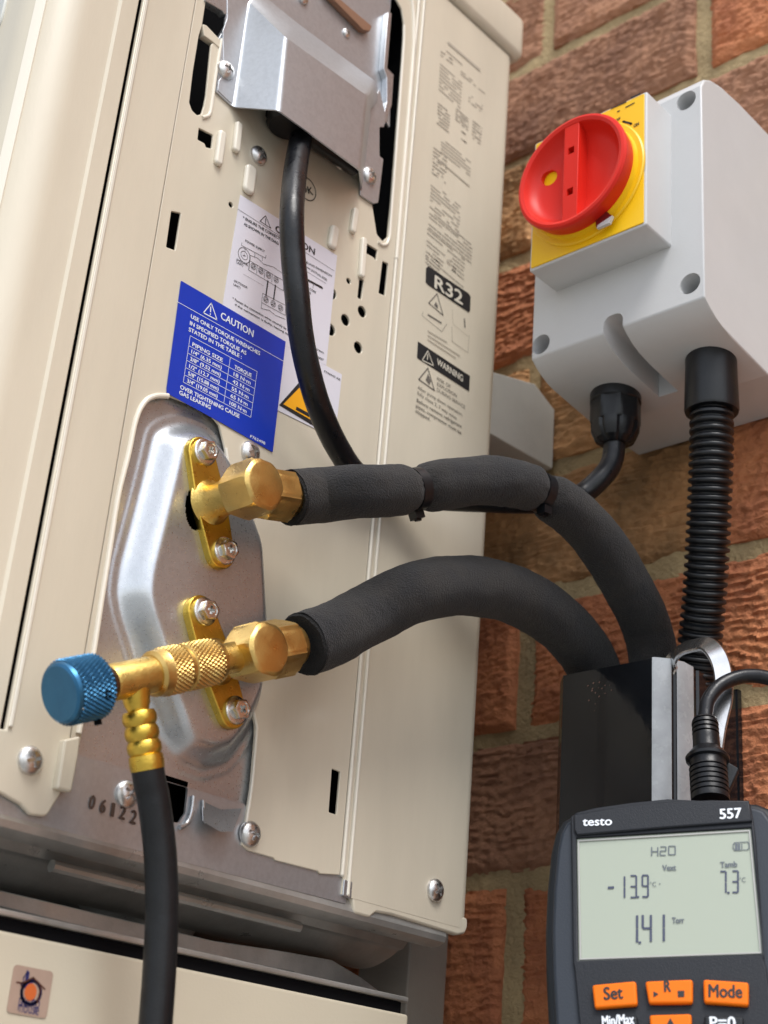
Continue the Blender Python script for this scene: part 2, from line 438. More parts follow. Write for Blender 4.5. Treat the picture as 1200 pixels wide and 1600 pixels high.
def put_screw(px, py, x, parent, me=None, name='screw', k=1.0, roll=None, tilt=0.0):
    p = hit(px, py, 0, x)
    o = bpy.data.objects.new(name, me or ME_SCREW); COL.objects.link(o)
    o.matrix_basis = Matrix.Translation(p) @ Matrix.Rotation(math.pi/2, 4, 'Y') @ Matrix.Rotation(rnd.uniform(0,3) if roll is None else roll, 4, 'Z') @ Matrix.Rotation(tilt, 4, 'X') @ Matrix.Scale(k, 4)
    loc, rot, sc = o.matrix_basis.decompose(); o.location = loc; o.rotation_euler = rot.to_euler(); o.scale = sc
    setpar(o, parent); return o

# ------------------------------------------------------------------ the outdoor unit
unit = empty('outdoor_unit', (-.40, .36, .093), 'beige heat pump outdoor unit with brass valves and warning labels on its side', 'heat pump')
TOPZ = .5765
# front cabinet: rounded vertical corner, one folded sheet
def arc(cx, cy, r, a0, a1, n=10): return [(cx+r*math.cos(a0+(a1-a0)*i/n), cy+r*math.sin(a0+(a1-a0)*i/n)) for i in range(n+1)]
XY = Frame((0,0,0), (1,0,0), (0,1,0))
prof = [(-.004,.2573),(.0004,.2573),(.0008,.2568),(.0008,.2496),(-.0003,.2486),(-.0004,.2475),(-.0004,.2370)] + arc(-.0204,.2370,.020,0,-math.pi/2,14)[1:] + [(-.80,.2170),(-.80,.2210)] + [(-.0204,.2210)] + arc(-.0204,.2370,.016,-math.pi/2,0,8)[1:] + [(-.0044,.2500)]
plate('front_cabinet', XY, prof, M['beige'], unit, w0=.1045, w1=TOPZ, bevel=.0, smooth=35)
# vertical highlight streak of the rounded corner, painted as a pale raised band
plate('corner_highlight', XY, arc(-.0204,.2370,.0206,-math.radians(62),-math.radians(50),3)+arc(-.0204,.2370,.0195,-math.radians(50),-math.radians(62),3), M['hem'], unit, w0=.106, w1=TOPZ-.001)
# louvres on the front, seen very obliquely
for k in range(7):
    fz = .27+.045*k
    plate('louvre', wallframe(.217), rounded([(-.030,fz),(-.20,fz),(-.20,fz+.022),(-.030,fz+.022)], .008), M['greyd'], unit, w0=-.001, w1=.0012, bevel=.0006)

def S2(pts, off=0.0): return px2(SIDE, pts, off)
yL3 = .2852
# strip between the seam and the fold (in front of the service panel)
bot = S2([(0,1250),(32,1257),(47,1273),(72,1276),(84,1234)], .0012)
stripo = [(.2588,TOPZ),(.2588,.1265),(.2520,.1255),(.2505,.108)]+[(.2625,.1060)]+bot[1:4]+[(yL3-.0012,.1115),(yL3-.0012,TOPZ)]
stripo = rounded(stripo, [0,0,.001,.002,.001,.003,.003,.003,.002,0], 4)
plate('side_strip', SIDE, stripo, M['beige'], unit, w0=-.0006, w1=.0016, bevel=.0007)
# folded hem beside the seam, edge highlight in its pale colour
plate('seam_hem', SIDE, rounded([(.2592,TOPZ),(.2592,.1275),(.2607,.1275),(.2607,TOPZ)], .0002), M['hem'], unit, w0=.0016, w1=.0025, bevel=.0004)

# service panel with its cut-outs
YC = .4200
plateL = [(243,620),(227,628),(215,663),(203,710),(188,775),(174,862),(163,930),(148,1028),(136,1100),(128,1150)]
plateR = [(379,1310),(392,1230),(399,1150),(399,1132),(388,1085),(376,1056),(357,1005),(358,975),(365,935),(369,880),(374,866),(373,836),(364,826),(358,750),(352,700),(343,664),(325,642),(262,618)]
A = S2(plateL); B = S2(plateR)
out = [(yL3,TOPZ), (yL3,.1190)] + S2([(98,1222),(119,1190),(127,1152)]) + A[::-1][1:] + B[::-1] + [S2([(378,1320)])[0]] + S2([(388,1329),(427,1340),(430,1344),(497,1361),(500,1365)]) + [(YC,.1115),(YC,TOPZ)]
def z6(x, y): return (230+x*.3083, 280+y*.3083)
holes = []
# slot at the upper left joined with the big terminal opening
big = S2([(322,-70),(322,0),(316,40),(311,55),(302,110),(296,160),(300,172),(308,180),(315,178),(319,165),(322,150),(330,70),(340,60),(345,120),(440,168),(560,262),(582,320),(589,366),(598,377),(606,370),(611,320),(628,100),(632,40),(628,14),(616,-8),(600,-30),(590,-70)])
big[0] = (big[1][0], .545); big[-1] = (.395, .5680); big[-2] = (.402,.5570)
big = [p for p in big]; big[0] = (.2905,.5680)
holes.append(rounded(big, .0012, 3))
for q in ([(268,330),(283,333),(274,391),(260,386)], [(519,1201),(532,1206),(526,1273),(514,1269)], [(598,408),(607,412),(602,462),(592,458)],
          [(562,435),(569,438),(565,468),(559,465)], [(311,200),(333,211),(331,232),(322,230),(320,224),(309,218)], [(574,381),(590,391),(588,408),(584,402),(572,395)]):
    holes.append(rounded(S2(q), .0004, 2))
for (cx, cy, r) in ((566,487,.0027),(540,500,.0027),(560,543,.0027),(517,515,.0028),(519,458,.0028),(545,439,.0014),(361,320,.0012),(300,412,.0)):
    if r > 0: holes.append(circle(S2([(cx,cy)])[0], r, 20))
plate('service_panel', SIDE, out, M['beige'], unit, holes=holes, w0=-.0012, w1=.0, bevel=.00035)
# bead beside the crease and hem round the valve cut-out, highlights painted pale
plate('panel_bead', SIDE, rounded([(.4203,TOPZ),(.4203,.1115),(.4220,.1108),(.4220,TOPZ)], .0005), M['hem'], unit, w0=-.001, w1=.0009, bevel=.0007)
plate('panel_bead', SIDE, rounded([(.4243,TOPZ),(.4243,.1045),(.4260,.1040),(.4260,TOPZ)], .0005), M['hem'], unit, w0=-.001, w1=.0009, bevel=.0007)
plate('panel_channel', SIDE, [(.4221,TOPZ),(.4221,.1045),(.4242,.1045),(.4242,TOPZ)], M['beige'], unit, w0=-.0012, w1=-.0002)
def hemline(pts, wd, name, h=.0009):
    P = [Vector((h*.2, *p)) for p in pts]; P = catmull(P, 5)
    return MB().tube(P, wd, 10).build(name, M['hem'], unit)
hemline(S2([(262,619),(243,619),(226,628),(212,655),(200,710),(184,775),(170,862),(159,930),(144,1028),(131,1100),(122,1146)]), .0011, 'cutout_hem')
hemline(S2([(374,832),(364,824),(359,750),(353,700)]), .0006, 'cutout_hem')
hemline(S2([(380,1310),(393,1230),(400,1150),(400,1132),(389,1085),(377,1056)]), .0006, 'cutout_hem')
hemline([(.421,.40),(.4205,.5),(.4195,.535),(.4155,.556),(.408,.5655),(.398,.5705)], .0010, 'opening_bead')
hemline(S2([(631,40),(629,90),(612,320),(607,374),(598,383),(590,378)]), .0008, 'opening_bead')
hemline(S2([(346,62),(336,120),(330,165),(326,180),(316,184)]), .0008, 'opening_bead')
# bent tab at the lower end of the cut-out hem
plate('bent_tab', SIDE, rounded(S2([(100,1156),(125,1150),(122,1180),(111,1238),(88,1232)], .004), .0008), M['beige'], unit, w0=.0005, w1=.0045, bevel=.0008)
# embossed pips
def pill(a, b, wpx, h=.0022):
    p, q = [Vector(v) for v in S2([a, b])]; d = (q-p).normalized(); e = Vector((-d.y, d.x)); r = wpx/2322*.64/2*1.35
    o = rounded([tuple(p-e*r-d*r*.2), tuple(q-e*r+d*r*.2), tuple(q+e*r+d*r*.2), tuple(p+e*r-d*r*.2)], r*.95, 6)
    plate('embossed_rib', SIDE, o, M['hem'] , unit, w0=-.0005, w1=h, bevel=min(.0014, r*.55))
for a, b, wd in (((345,208),(338,258),11), ((371,194),(366,238),10), ((390,262),(385,302),17), ((521,356),(516,388),14), ((553,328),(548,364),9), ((566,374),(562,434),9)):
    pill(a, b, wd)
# rear corner panel (solid folded edge, rounded rear corner and lower hem)
pr = [(-.06,.4270),(0,.4262)] + [(0,.4262)] + arc(-.0075,.4945,.0075,0,math.pi/2,8) + [(-.80,.502),(-.80,.496),(-.0075,.496),(-.012,.490),(-.012,.430)]
pr = [(-.0040,.4262),(.0002,.4262)] + arc(-.0075,.4945,.0077,0,math.pi/2,8) + [(-.80,.5022),(-.80,.4985),(-.009,.4985),(-.0040,.4930)]
rp = plate('rear_panel', XY, pr, M['beige'], unit, w0=.1040, w1=TOPZ, bevel=.0)
hemo = S2([(545,1412),(543,1424),(556,1430),(574,1430),(586,1421),(600,1419),(712,1456),(726,1450)])
plate('rear_panel_hem', SIDE, rounded([(.4262,.1090)]+[(.4262,.1015),(.4300,.0985),(.4390,.0985),(.4425,.1012),(.4520,.1018),(.4935,.1008),(.4985,.1022),(.5000,.1050),(.5000,.1090),(.4262,.1090)][1:], .0022, 5), M['beige'], unit, w0=-.0035, w1=.0001, bevel=.0010)
# top lid
lid = rounded([(.0035,.2140),(.0035,.5065),(-.80,.5065),(-.80,.2140)], [.018,.006,.003,.003], 8)
plate('top_lid', XY, lid, M['beige'], unit, w0=.5790, w1=.6080, bevel=.004)
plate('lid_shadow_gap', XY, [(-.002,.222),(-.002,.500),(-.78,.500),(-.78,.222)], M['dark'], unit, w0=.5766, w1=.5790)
# dark interior behind all openings
MB().box((-.60,.232,.112), (-.030,.492,.572)).build('inner_casing', M['dark'], unit)
MB().box((-.0296,.2620,.1130), (-.0060,.2850,.5700)).build('inner_casing', M['dark'], unit)
MB().box((-.0296,.4200,.1130), (-.0060,.4900,.5700)).build('inner_casing', M['dark'], unit)

# ---- base pan
roll = [(q_.x, q_.y) for q_ in catmull([Vector((-.0265,.0945,0)),Vector((-.032,.0915,0)),Vector((-.042,.0880,0)),Vector((-.054,.0885,0)),Vector((-.064,.0935,0)),Vector((-.078,.0960,0)),Vector((-.100,.0935,0)),Vector((-.125,.0900,0))], 6)]
bp = [(-.0030,.1085),(-.0020,.1085),(-.0020,.1035),(-.0012,.1018),(-.0004,.0990),(-.0012,.0968),(-.0040,.0955),(-.0085,.0950),(-.0105,.0978),(-.0215,.0978),(-.0240,.0950)]+roll+[(-.1600,.0905),(-.1700,.0985),(-.80,.0985),(-.80,.1010),(-.1650,.1010),(-.0600,.1010),(-.0200,.1010),(-.0030,.1005)]
XZ = Frame((0,.262,0), (1,0,0), (0,0,1))    # n = -y
me = plate_mesh(XZ, bp, (), -.2250, .0300)
link('base_pan', me, M['galv_d'], unit, 35)
# visible vertical rail of the pan with its hole, brighter
yh = S2([(250,1217),(296,1230),(292,1270),(282,1285),(248,1283)])
rail = [(.2600,.1330),(.2600,.1000),(.4255,.1015),(.4255,.1170),(.3780,.1190),S2([(384,1256)])[0],S2([(128,1180)])[0]]
plate('base_rail', SIDE, rail, M['galv'], unit, holes=[rounded(yh, .001, 3)], w0=-.0018, w1=-.0008)
MB().box((-.0290,.2870,.1135), (-.0200,.4190,.30)).build('inner_casing', M['dark'], unit)
# bent locating tab and pressed slot on the rail
tabp = [hit(px, py, 0, xx) for (px, py, xx) in ((317,1252,-.0006),(345,1265,-.0006),(378,1263,-.0006),(364,1299,.006),(345,1300,.006),(318,1284,.004))]
tb = MB(); tb.add([p for p in tabp]+[p+Vector((-.0008,0,.0006)) for p in tabp], [(0,1,5),(1,4,5),(1,2,3,4),(6,11,7),(7,11,10),(7,10,9,8),(0,5,11,6),(5,4,10,11),(4,3,9,10),(3,2,8,9)]); tb.build('locating_tab', M['galv_s'], unit, 20)
MB().tube(catmull([Vector((.0002,*p)) for p in S2([(302,1244),(299,1268),(292,1286),(280,1293)])], 5), .0009, 10).build('pressed_ridge', M['galv_s'], unit)
MB().tube(catmull([Vector((.0002,*p)) for p in S2([(317,1250),(318,1272),(321,1286)])], 5), .0007, 10).build('pressed_ridge', M['galv_s'], unit)
# bright folded end of the rail at the rear
plate('rail_end', SIDE, rounded(S2([(537,1374),(550,1378),(548,1405),(535,1399)]), .0005), M['galv_s'], unit, w0=-.001, w1=.0004, bevel=.0003)
prn = Print(SIDE, -.0005)
for i, (ch, x_, y_) in enumerate((('0',138,1262),('6',155,1268),('1',173,1275),('2',186,1278),('2',203,1285))):
    prn.text(ch, (x_,y_), (x_+(8 if ch != '1' else 4), y_+(3 if ch != '1' else 1)), .0047, 0.04)
prn.build('stamped_number', M['stamp'], unit)
# far underside details: rib and dark drain collar under the pan
MB().tube([(-.02,.42,.0925),(-.02,.30,.0925)], .0022, 10).build('underside_rib', M['galv_d'], unit)
MB().lathe((-.075,.385,.082), (0,0,1), [(0,.012),(.002,.020),(.012,.024),(.017,.030)], 40).build('drain_collar', M['galv_d'], unit)

# ---- stamped valve plate (height field inside the cut-out)
foot = S2([(262,655),(240,668),(228,720),(208,800),(188,878),(182,925),(190,965),(205,1010),(224,1085),(250,1160),(275,1195),(320,1212),(362,1200),(392,1160),(420,1100),(430,1000),(420,850),(380,740),(352,690),(325,662),(290,650)])
def sdf(poly, P):
    poly = np.array(poly); x, y = P[:,0], P[:,1]; d = np.full(len(P), 1e9); ins = np.zeros(len(P), bool); n = len(poly)
    for i in range(n):
        a, b = poly[i], poly[(i+1) % n]; e = b-a; w_ = P-a; t = np.clip((w_@e)/(e@e), 0, 1); q = w_-t[:,None]*e; d = np.minimum(d, np.hypot(q[:,0], q[:,1]))
        c = ((a[1] > y) != (b[1] > y)) & (x < (b[0]-a[0])*(y-a[1])/(b[1]-a[1]+1e-12)+a[0]); ins ^= c
    return np.where(ins, d, -d)
foot = [tuple(p) for p in rounded(foot, .006, 4)]
ys = np.linspace(.2870,.3840,180); zs = np.linspace(.1180,.2960,300)
YY, ZZ = np.meshgrid(ys, zs); P = np.stack([YY.ravel(), ZZ.ravel()], 1); D = sdf(foot, P)
D = D.reshape(len(zs), len(ys))
for _ in range(60):
    Dp = np.pad(D, 1, mode='edge'); D = (Dp[:-2,1:-1]+Dp[2:,1:-1]+Dp[1:-1,:-2]+Dp[1:-1,2:]+4*Dp[1:-1,1:-1])/8
D = D.ravel()
def sm(t): t = np.clip(t, 0, 1); return t*t*t*(t*(6*t-15)+10)
H = .0085*sm(D/.0125) + .0005*sm((D+.003)/.003)
H = H - .0026 + .0002*np.sin(P[:,1]*60)
# hole for the upper valve's stub
hole_c = np.array(S2([(306,792)], .006)[0])
vs = [(float(H[i]), float(P[i,0]), float(P[i,1])) for i in range(len(P))]; nxx = len(ys); fs = []
for j in range(len(zs)-1):
    for i in range(nxx-1):
        c = ((ys[i]+ys[i+1])/2-hole_c[0])/.0055, ((zs[j]+zs[j+1])/2-hole_c[1])/.0095
        if c[0]**2+c[1]**2 < 1 or (zs[j] < .1292 and .3150 < ys[i] < .3400): continue
        fs.append((j*nxx+i, j*nxx+i+1, (j+1)*nxx+i+1, (j+1)*nxx+i))
me = bpy.data.meshes.new('valve_plate'); me.from_pydata(vs, [], fs); me.update()
link('valve_plate', me, M['galv_s'], unit, 60)

# ---- terminal cover (folded galvanised hood) and mounting sheet
tc_ = MB()
def T(px, py, x): return hit(px, py, 0, x)
hz = .021
p_fl = [T(345,52,.001), T(336,140,.001), T(364,167,.001), T(388,2,.001)]        # left flange
A1, A2 = T(388,2,.001), T(364,167,.001)
B1, B2 = T(446,58,hz), T(435,172,hz)
C1, C2 = T(573,150,hz), T(563,268,hz)
D1, D2 = T(584,160,.006), T(561,300,.001)
def sheet(mb, pts, th=.0008):
    n_ = (pts[1]-pts[0]).cross(pts[2]-pts[0]).normalized()
    if n_.x < 0: n_ = -n_
    k = len(pts); q = [p-n_*th for p in pts]
    mb.add(pts+q, [tuple(range(k)), tuple(range(2*k-1, k-1, -1))]+[(i, k+i, k+(i+1) % k, (i+1) % k) for i in range(k)])
# build as a folded strip: rounded folds by sampling the cross-section along z
zt = None
def section(lo):                      # lo: 0 top row, 1 bottom row
    if lo: pts = [T(338,143,.001), A2, B2, T(560,264,hz), T(566,275,.004), T(584,318,.002)]
    else: pts = [T(350,38,.001), A1, B1, T(572,148,hz), T(586,160,.004), T(596,205,.002)]
    return pts
def foldrow(pts, r=.0022, n=5):
    out = [pts[0]]
    for i in range(1, len(pts)-1):
        a, b, c = pts[i-1], pts[i], pts[i+1]; u_, v_ = (a-b), (c-b); d = min(r, u_.length*.4, v_.length*.4); s_, e_ = b+u_.normalized()*d, b+v_.normalized()*d
        for k in range(n+1): t = k/n; out.append(s_*(1-t)**2+b*2*t*(1-t)+e_*t*t)
    return out+[pts[-1]]
bot_ = foldrow([T(338,143,.001), A2, B2, T(563,266,hz), T(566,296,.001)])
top_ = foldrow([T(352,30,.001), A1, B1, T(574,150,hz), T(580,172,.001)])
rows = []
for k in range(9):
    t = k/8; rows.append([b_*(1-t)+t_*t for b_, t_ in zip(bot_, top_)])
back = foldrow([T(362,-30,.0005), T(400,-16,.0005), T(470,40,.0005), T(588,128,.0005), T(592,160,.0005)])
last = rows[-1]
for k in range(1, 7):
    t = k/6; e = math.sin(t*math.pi/2)
    rows.append([Vector((a.x*(1-t)**1.0+b_.x*t, a.y*(1-t)+b_.y*t, a.z*(1-t)+b_.z*t)) for a, b_ in zip(last, back)])
tcm = MB(); tcm.grid(rows); tco = tcm.build('terminal_cover', M['galv'], unit, 28)
with_mods(tco, [('SOLIDIFY', dict(thickness=.0008, offset=-1))])
tco.data.set_sharp_from_angle(angle=math.radians(28))
fl = rounded(S2([(345,50),(352,30),(352,0),(362,-30),(392,-10),(385,10),(364,167),(358,163),(337,143),(339,128),(347,116)]), .0005, 2)
plate('cover_flange', SIDE, fl, M['galv'], unit, w0=.0004, w1=.0013, bevel=.0002)
fl = rounded(S2([(560,262),(566,190),(590,140),(600,185),(597,200),(590,200),(590,245),(596,250),(592,285),(588,318),(581,320),(560,306)]), .0006, 2)
plate('cover_flange', SIDE, fl, M['galv'], unit, w0=.0004, w1=.0013, bevel=.0002)
# mounting sheet behind, with rust coloured strips and turned edge
ms = rounded(S2([(395,-60),(380,0),(470,40),(575,132),(610,200),(612,120),(604,105),(612,0),(612,-60)], -.002), .0006, 2)
plate('mounting_sheet', SIDE, ms, M['galv'], unit, w0=-.0035, w1=-.0025)
plate('sheet_edge', SIDE, rounded(S2([(604,20),(610,22),(603,108),(613,118),(610,165),(600,195),(594,193),(602,160),(602,122),(597,108)], 0), .0004, 2), M['galv_s'], unit, w0=-.0025, w1=.001, bevel=.0003)
M['rustm'] = mat('brown_strip', (.24,.13,.08), .5)
plate('cable_clamp', SIDE, rounded(S2([(505,-14),(516,-12),(580,42),(576,50),(566,48)], 0), .0008, 2), M['rustm'], unit, w0=-.0024, w1=.0008, bevel=.0004)
put_screw(474, -2, -.002, unit, k=.7); put_screw(541, 52, -.0024, unit, k=.6)
plate('cover_flange', SIDE, rounded(S2([(318,0),(330,-10),(356,-2),(366,14),(362,22),(350,24),(345,18),(318,2)], 0), .0006, 2), M['galv_s'], unit, w0=-.003, w1=.001, bevel=.0003)
plate('panel_lip', SIDE, rounded(S2([(316,38),(322,40),(350,70),(345,78),(332,66),(318,56)], 0), .0006, 2), M['beige'], unit, w0=-.003, w1=.0004, bevel=.0003)
plate('cover_flange', SIDE, rounded(S2([(340,62),(352,40),(363,24),(366,40),(360,76)], 0), .0004, 2), M['galv_s'], unit, w0=-.002, w1=.0003, bevel=.0002)
# cord grip below the hood
gp = hit(452,188,0,.010)
MB().lathe(gp+Vector((0,0,.004)), (0,0,-1), [(0,.010),(.006,.010),(.008,.0085)], 30).build('cord_grip', M['black'], unit)
MB().tube([hit(425,172,0,.008), hit(450,190,0,.008), hit(500,225,0,.008), hit(555,262,0,.008)], .0042, 12).build('cord_clamp', M['black'], unit)
# pan head screws
for (px, py, x) in ((47,1188,.0018),(198,1241,-.0006),(391,1303,.0004),(680,1391,.0006),(388,908,.0004),(391,707,.0004),(404,243,.0004),(353,110,.0014),(577,275,.0014),(440,178,.006),(532,250,.006)):
    put_screw(px, py, x, unit, k=1.13 if py > 600 else 1.05)

# ---- labels and print
def zl(k, ox, oy): return lambda x, y: (ox+x*k, oy+y*k)
q = zl(.30833, 230, 280)
def lab(pts, off): return px2(SIDE, pts, off)
wl = plate('caution_label', SIDE, lab([q(470,80), q(960,388), q(905,945), q(880,932), q(372,690)], 0), M['white_label'], unit, w0=.0001, w1=.0003)
wl['label'] = 'white wiring caution label half hidden by the black cable'
P1 = Print(SIDE, .0004)
P1.line([q(458,150), q(948,465)], .00018)
P1.line([q(600,185), q(572,212), q(626,248)], .00035, closed=True); P1.line([q(600,200), q(600,222)], .0004); P1.line([q(600,228), q(600,231)], .0004)
P1.text('CAUTION', q(650,262), q(848,384), .0032, .035)
P1.text('* ENSURE THE CORRECT', q(485,200), q(672,308), .0014, .03); P1.text('AS SHOWN IN THE DIAG', q(490,232), q(665,333), .0014, .03)
P1.text('POWER SUPPLY', q(497,316), q(595,372), .0011, .02); P1.text('(INDOOR', q(452,410), q(510,442), .0010, .02); P1.text('UNIT)', q(452,425), q(486,443), .0010, .02)
P1.text('(OUTDOOR', q(440,518), q(508,555), .0010, .02); P1.text('UNIT)', q(437,537), q(472,556), .0010, .02)
P1.text('INSULATOR PEELING DIMENSION', q(700,368), q(935,496), .0011, .02); P1.text('12 mm (ACTUAL SIZE)', q(795,440), q(910,516), .0011, .02)
P1.text('INSULATOR', q(765,548), q(830,585), .0011, .02); P1.text('CORE', q(823,560), q(855,580), .0011, .02)
P1.text('* Fasten the connection wires securely by tightening', q(432,608), q(770,800), .0011, .02); P1.text('if the connection is faulty, heating may occur.', q(445,640), q(775,825), .0011, .02)
P1.text('by tightening the screws.', q(740,800), q(897,886), .0011, .02); P1.text('F760657', q(848,897), q(893,922), .0011, .02)
P1.line([q(480,322), q(478,335), q(600,400), q(602,386)], .0002)
for a, b in (((496,350),(496,365)), ((545,375),(545,392)), ((583,395),(583,412))): P1.line([q(*a), q(*b)], .0002)
P1.ring(q(492,386), .0034, .00025); P1.ring(q(492,386), .0019, .0002); P1.line([q(484,384), q(500,390)], .0002); P1.line([q(492,378), q(492,392)], .0002)
P1.line([q(518,412), q(514,460), q(690,565), q(692,515), q(518,412)], .0002); P1.line([q(520,385), q(518,412)], .00015); P1.line([q(520,385), q(560,400), q(590,430), q(640,445), q(690,480)], .0002)
for i in range(4):
    c_ = (538+i*38.5, 442+i*22.5); P1.ring(q(*c_), .0014, .0002); P1.ring(q(*c_), .0008, .0002); P1.line([q(c_[0]-9,c_[1]+4), q(c_[0]+9,c_[1]-2)], .0002)
    P1.line([q(c_[0]-19,c_[1]-36+10), q(c_[0]-22,c_[1]+12)], .0002)
P1.line([q(612,516), q(602,588)], .0007); P1.line([q(650,538), q(641,608)], .0007)
P1.line([q(585,578), q(580,625), q(700,690), q(702,640), q(585,578)], .0002); P1.line([q(580,625), q(578,655), q(620,665), q(650,690), q(700,710)], .0002)
for i in range(3):
    c_ = (602+i*37, 610+i*21); P1.ring(q(*c_), .0014, .0002); P1.ring(q(*c_), .0008, .0002); P1.line([q(c_[0]-9,c_[1]+4), q(c_[0]+9,c_[1]-2)], .0002)
P1.line([q(486,480), q(590,540)], .0001)
P1.line([q(808,508), q(886,550)], .0011); P1.line([q(800,462), q(905,528)], .00015); P1.line([q(784,480), q(812,494), q(808,512), q(780,498)], .0002, closed=True); P1.line([q(797,515), q(790,545)], .0002); P1.line([q(842,535), q(840,552)], .0002)
P1.build('printed_text', M['ink_k'], wl)
yl = plate('warning_label', SIDE, rounded(lab([q(690,830), q(880,932), q(985,990), q(952,1300), q(860,1270), q(655,1170)], 0), .0003), M['white_label'], unit, w0=.0001, w1=.00025)
yl['label'] = 'white label with amber warning triangle, partly behind the cable'
Print(SIDE, .00035).text('F746943 AB', q(897,978), q(978,1022), .0011, .01).poly([q(778,1020), q(668,1145), q(850,1255), q(930,1225)]).build('printed_text', M['ink_k'], yl)
Print(SIDE, .00045).poly([q(778,1050), q(690,1140), q(845,1228), q(905,1200)]).build('printed_triangle', M['amber'], yl)
Print(SIDE, .00055).poly([q(757,1152), q(753,1168), q(840,1215), q(842,1198)]).build('printed_bolt', M['ink_k'], yl)
bl = plate('torque_label', SIDE, rounded(lab([q(168,516), q(698,825), q(632,1385), q(380,1240), q(95,1085), q(95,1060)], 0), .0004), M['blue_label'], unit, w0=.0003, w1=.0005)
bl['label'] = 'blue caution label with torque table above the valve plate'
P2 = Print(SIDE, .0006)
P2.line([q(152,620), q(690,922)], .00022)
P2.line([q(325,628), q(285,677), q(354,713)], .00045, closed=True); P2.line([q(322,648), q(321,672)], .0005); P2.line([q(320,682), q(320,685)], .0005)
P2.text('CAUTION', q(372,706), q(536,800), .0033, .02)
P2.text('USE ONLY TORQUE WRENCHES', q(221,703), q(571,893), .0018, .028); P2.text('IN SPECIFIED TORQUE AS', q(216,737), q(501,891), .0018, .028); P2.text('STATED IN THE TABLE :', q(210,769), q(478,910), .0018, .028)
TL_, TR_, BR_, BL_ = (218,793), (557,975), (525,1207), (183,1028)
def bil(u_, v_): return q(TL_[0]*(1-u_)*(1-v_)+TR_[0]*u_*(1-v_)+BR_[0]*u_*v_+BL_[0]*(1-u_)*v_, TL_[1]*(1-u_)*(1-v_)+TR_[1]*u_*(1-v_)+BR_[1]*u_*v_+BL_[1]*(1-u_)*v_)
vrows = [0,.215,.372,.529,.686,.843,1]
for v_ in vrows: P2.line([bil(0,v_), bil(1,v_)], .0002)
for u_ in (0,.6,1): P2.line([bil(u_,0), bil(u_,1)], .0002)
for i, (a_, b_) in enumerate((('PIPING SIZE','TORQUE'),('1/4" (6.35 mm)','18 N\u00b7m'),('3/8" (9.52 mm)','42 N\u00b7m'),('1/2" (12.7 mm)','55 N\u00b7m'),('5/8" (15.88 mm)','65 N\u00b7m'),('3/4" (19.05 mm)','100 N\u00b7m'))):
    vb = vrows[i+1]-.035; P2.text(a_, bil(.05,vb), bil(.50,vb), .0017, .028); P2.text(b_, bil(.68,vb), bil(.93,vb), .0017, .028)
P2.text('OVER TIGHTENING CAUSE', q(167,1061), q(466,1211), .0018, .028); P2.text('GAS LEAKING', q(162,1089), q(320,1167), .0018, .028); P2.text('F762498', q(522,1309), q(597,1346), .0013, .02)
P2.build('printed_text', M['ink_w'], bl)
Po = Print(SIDE, .0003); Po.ring((480,295), .0055, .0004, 30); Po.text('OK', (470,300), (490,305), .0038, .01); Po.build('inspection_stamp', M['ink_k'], unit)
# print on the rear panel
r_ = zl(.19386, 640, 390)
K = Print(SIDE, .0004)
K.poly([r_(*p) for p in ((150,132),(475,352),(492,378),(488,490),(478,506),(150,285),(130,262),(133,150))]); K.build('refrigerant_badge', M['ink_k'], unit); K = Print(SIDE, .0004); K.poly([r_(*p) for p in ((68,740),(487,1018),(480,1143),(60,872))])
K.build('warning_badge', M['ink_k'], unit)
Wh = Print(SIDE, .0006); Wh.text('R32', r_(203,305), r_(425,445), .0072, .03); Wh.build('badge_lettering', mat('pale_print_badge', (.60,.56,.47), .5), unit); Wh = Print(SIDE, .0006); Wh.text('WARNING', r_(220,925), r_(428,1066), .0036, .02)
Wh.line([r_(148,815), r_(102,892), r_(192,935)], .0005, closed=True); Wh.line([r_(146,845), r_(144,885)], .0006)
Wh.build('badge_lettering', mat('pale_print', (.60,.56,.47), .5), unit)
G2 = Print(SIDE, .0004)
G2.line([r_(148,955), r_(75,1045), r_(200,1135)], .0006, closed=True); G2.line([r_(222,355), r_(155,430), r_(270,528)], .0005, closed=True)
G2.poly([r_(148,1000), r_(130,1050), r_(160,1090), r_(172,1060)]); G2.poly([r_(212,420), r_(198,445), r_(225,475), r_(230,455)])
G2.line([r_(150,525), r_(255,590)], .0008); G2.line([r_(110,500), r_(100,530), r_(260,660), r_(300,600)], .0002); G2.line([r_(442,560), r_(446,625)], .0009)
for t_, a_, b_ in (('RISK OF',(222,1050),(330,1118)),('EXPLOSION',(222,1095),(380,1192)),('DURING SERVICE',(220,1140),(447,1285)),('After pump down operation,',(65,1120),(428,1345)),('fully close 2, 3 way valve',(62,1165),(378,1372)),
                   ('Before remove refrigerant',(57,1225),(420,1440)),('pipes, compressor must be',(52,1268),(416,1490)),('stopped.',(48,1310),(165,1382))):
    G2.text(t_, r_(*a_), r_(*b_), .0019, .008 if t_[0] in 'Bps' else 0)
G2.build('printed_text', M['ink_g2'], unit)
G1 = Print(SIDE, .0004)
G1.line([r_(345,480), r_(350,600), r_(470,700)], .0002); G1.line([r_(340,620), r_(345,740), r_(470,830), r_(480,690)], .0003)
G1.text('C', r_(300,110), r_(330,130), .003); G1.text('E', r_(345,165), r_(375,190), .003)
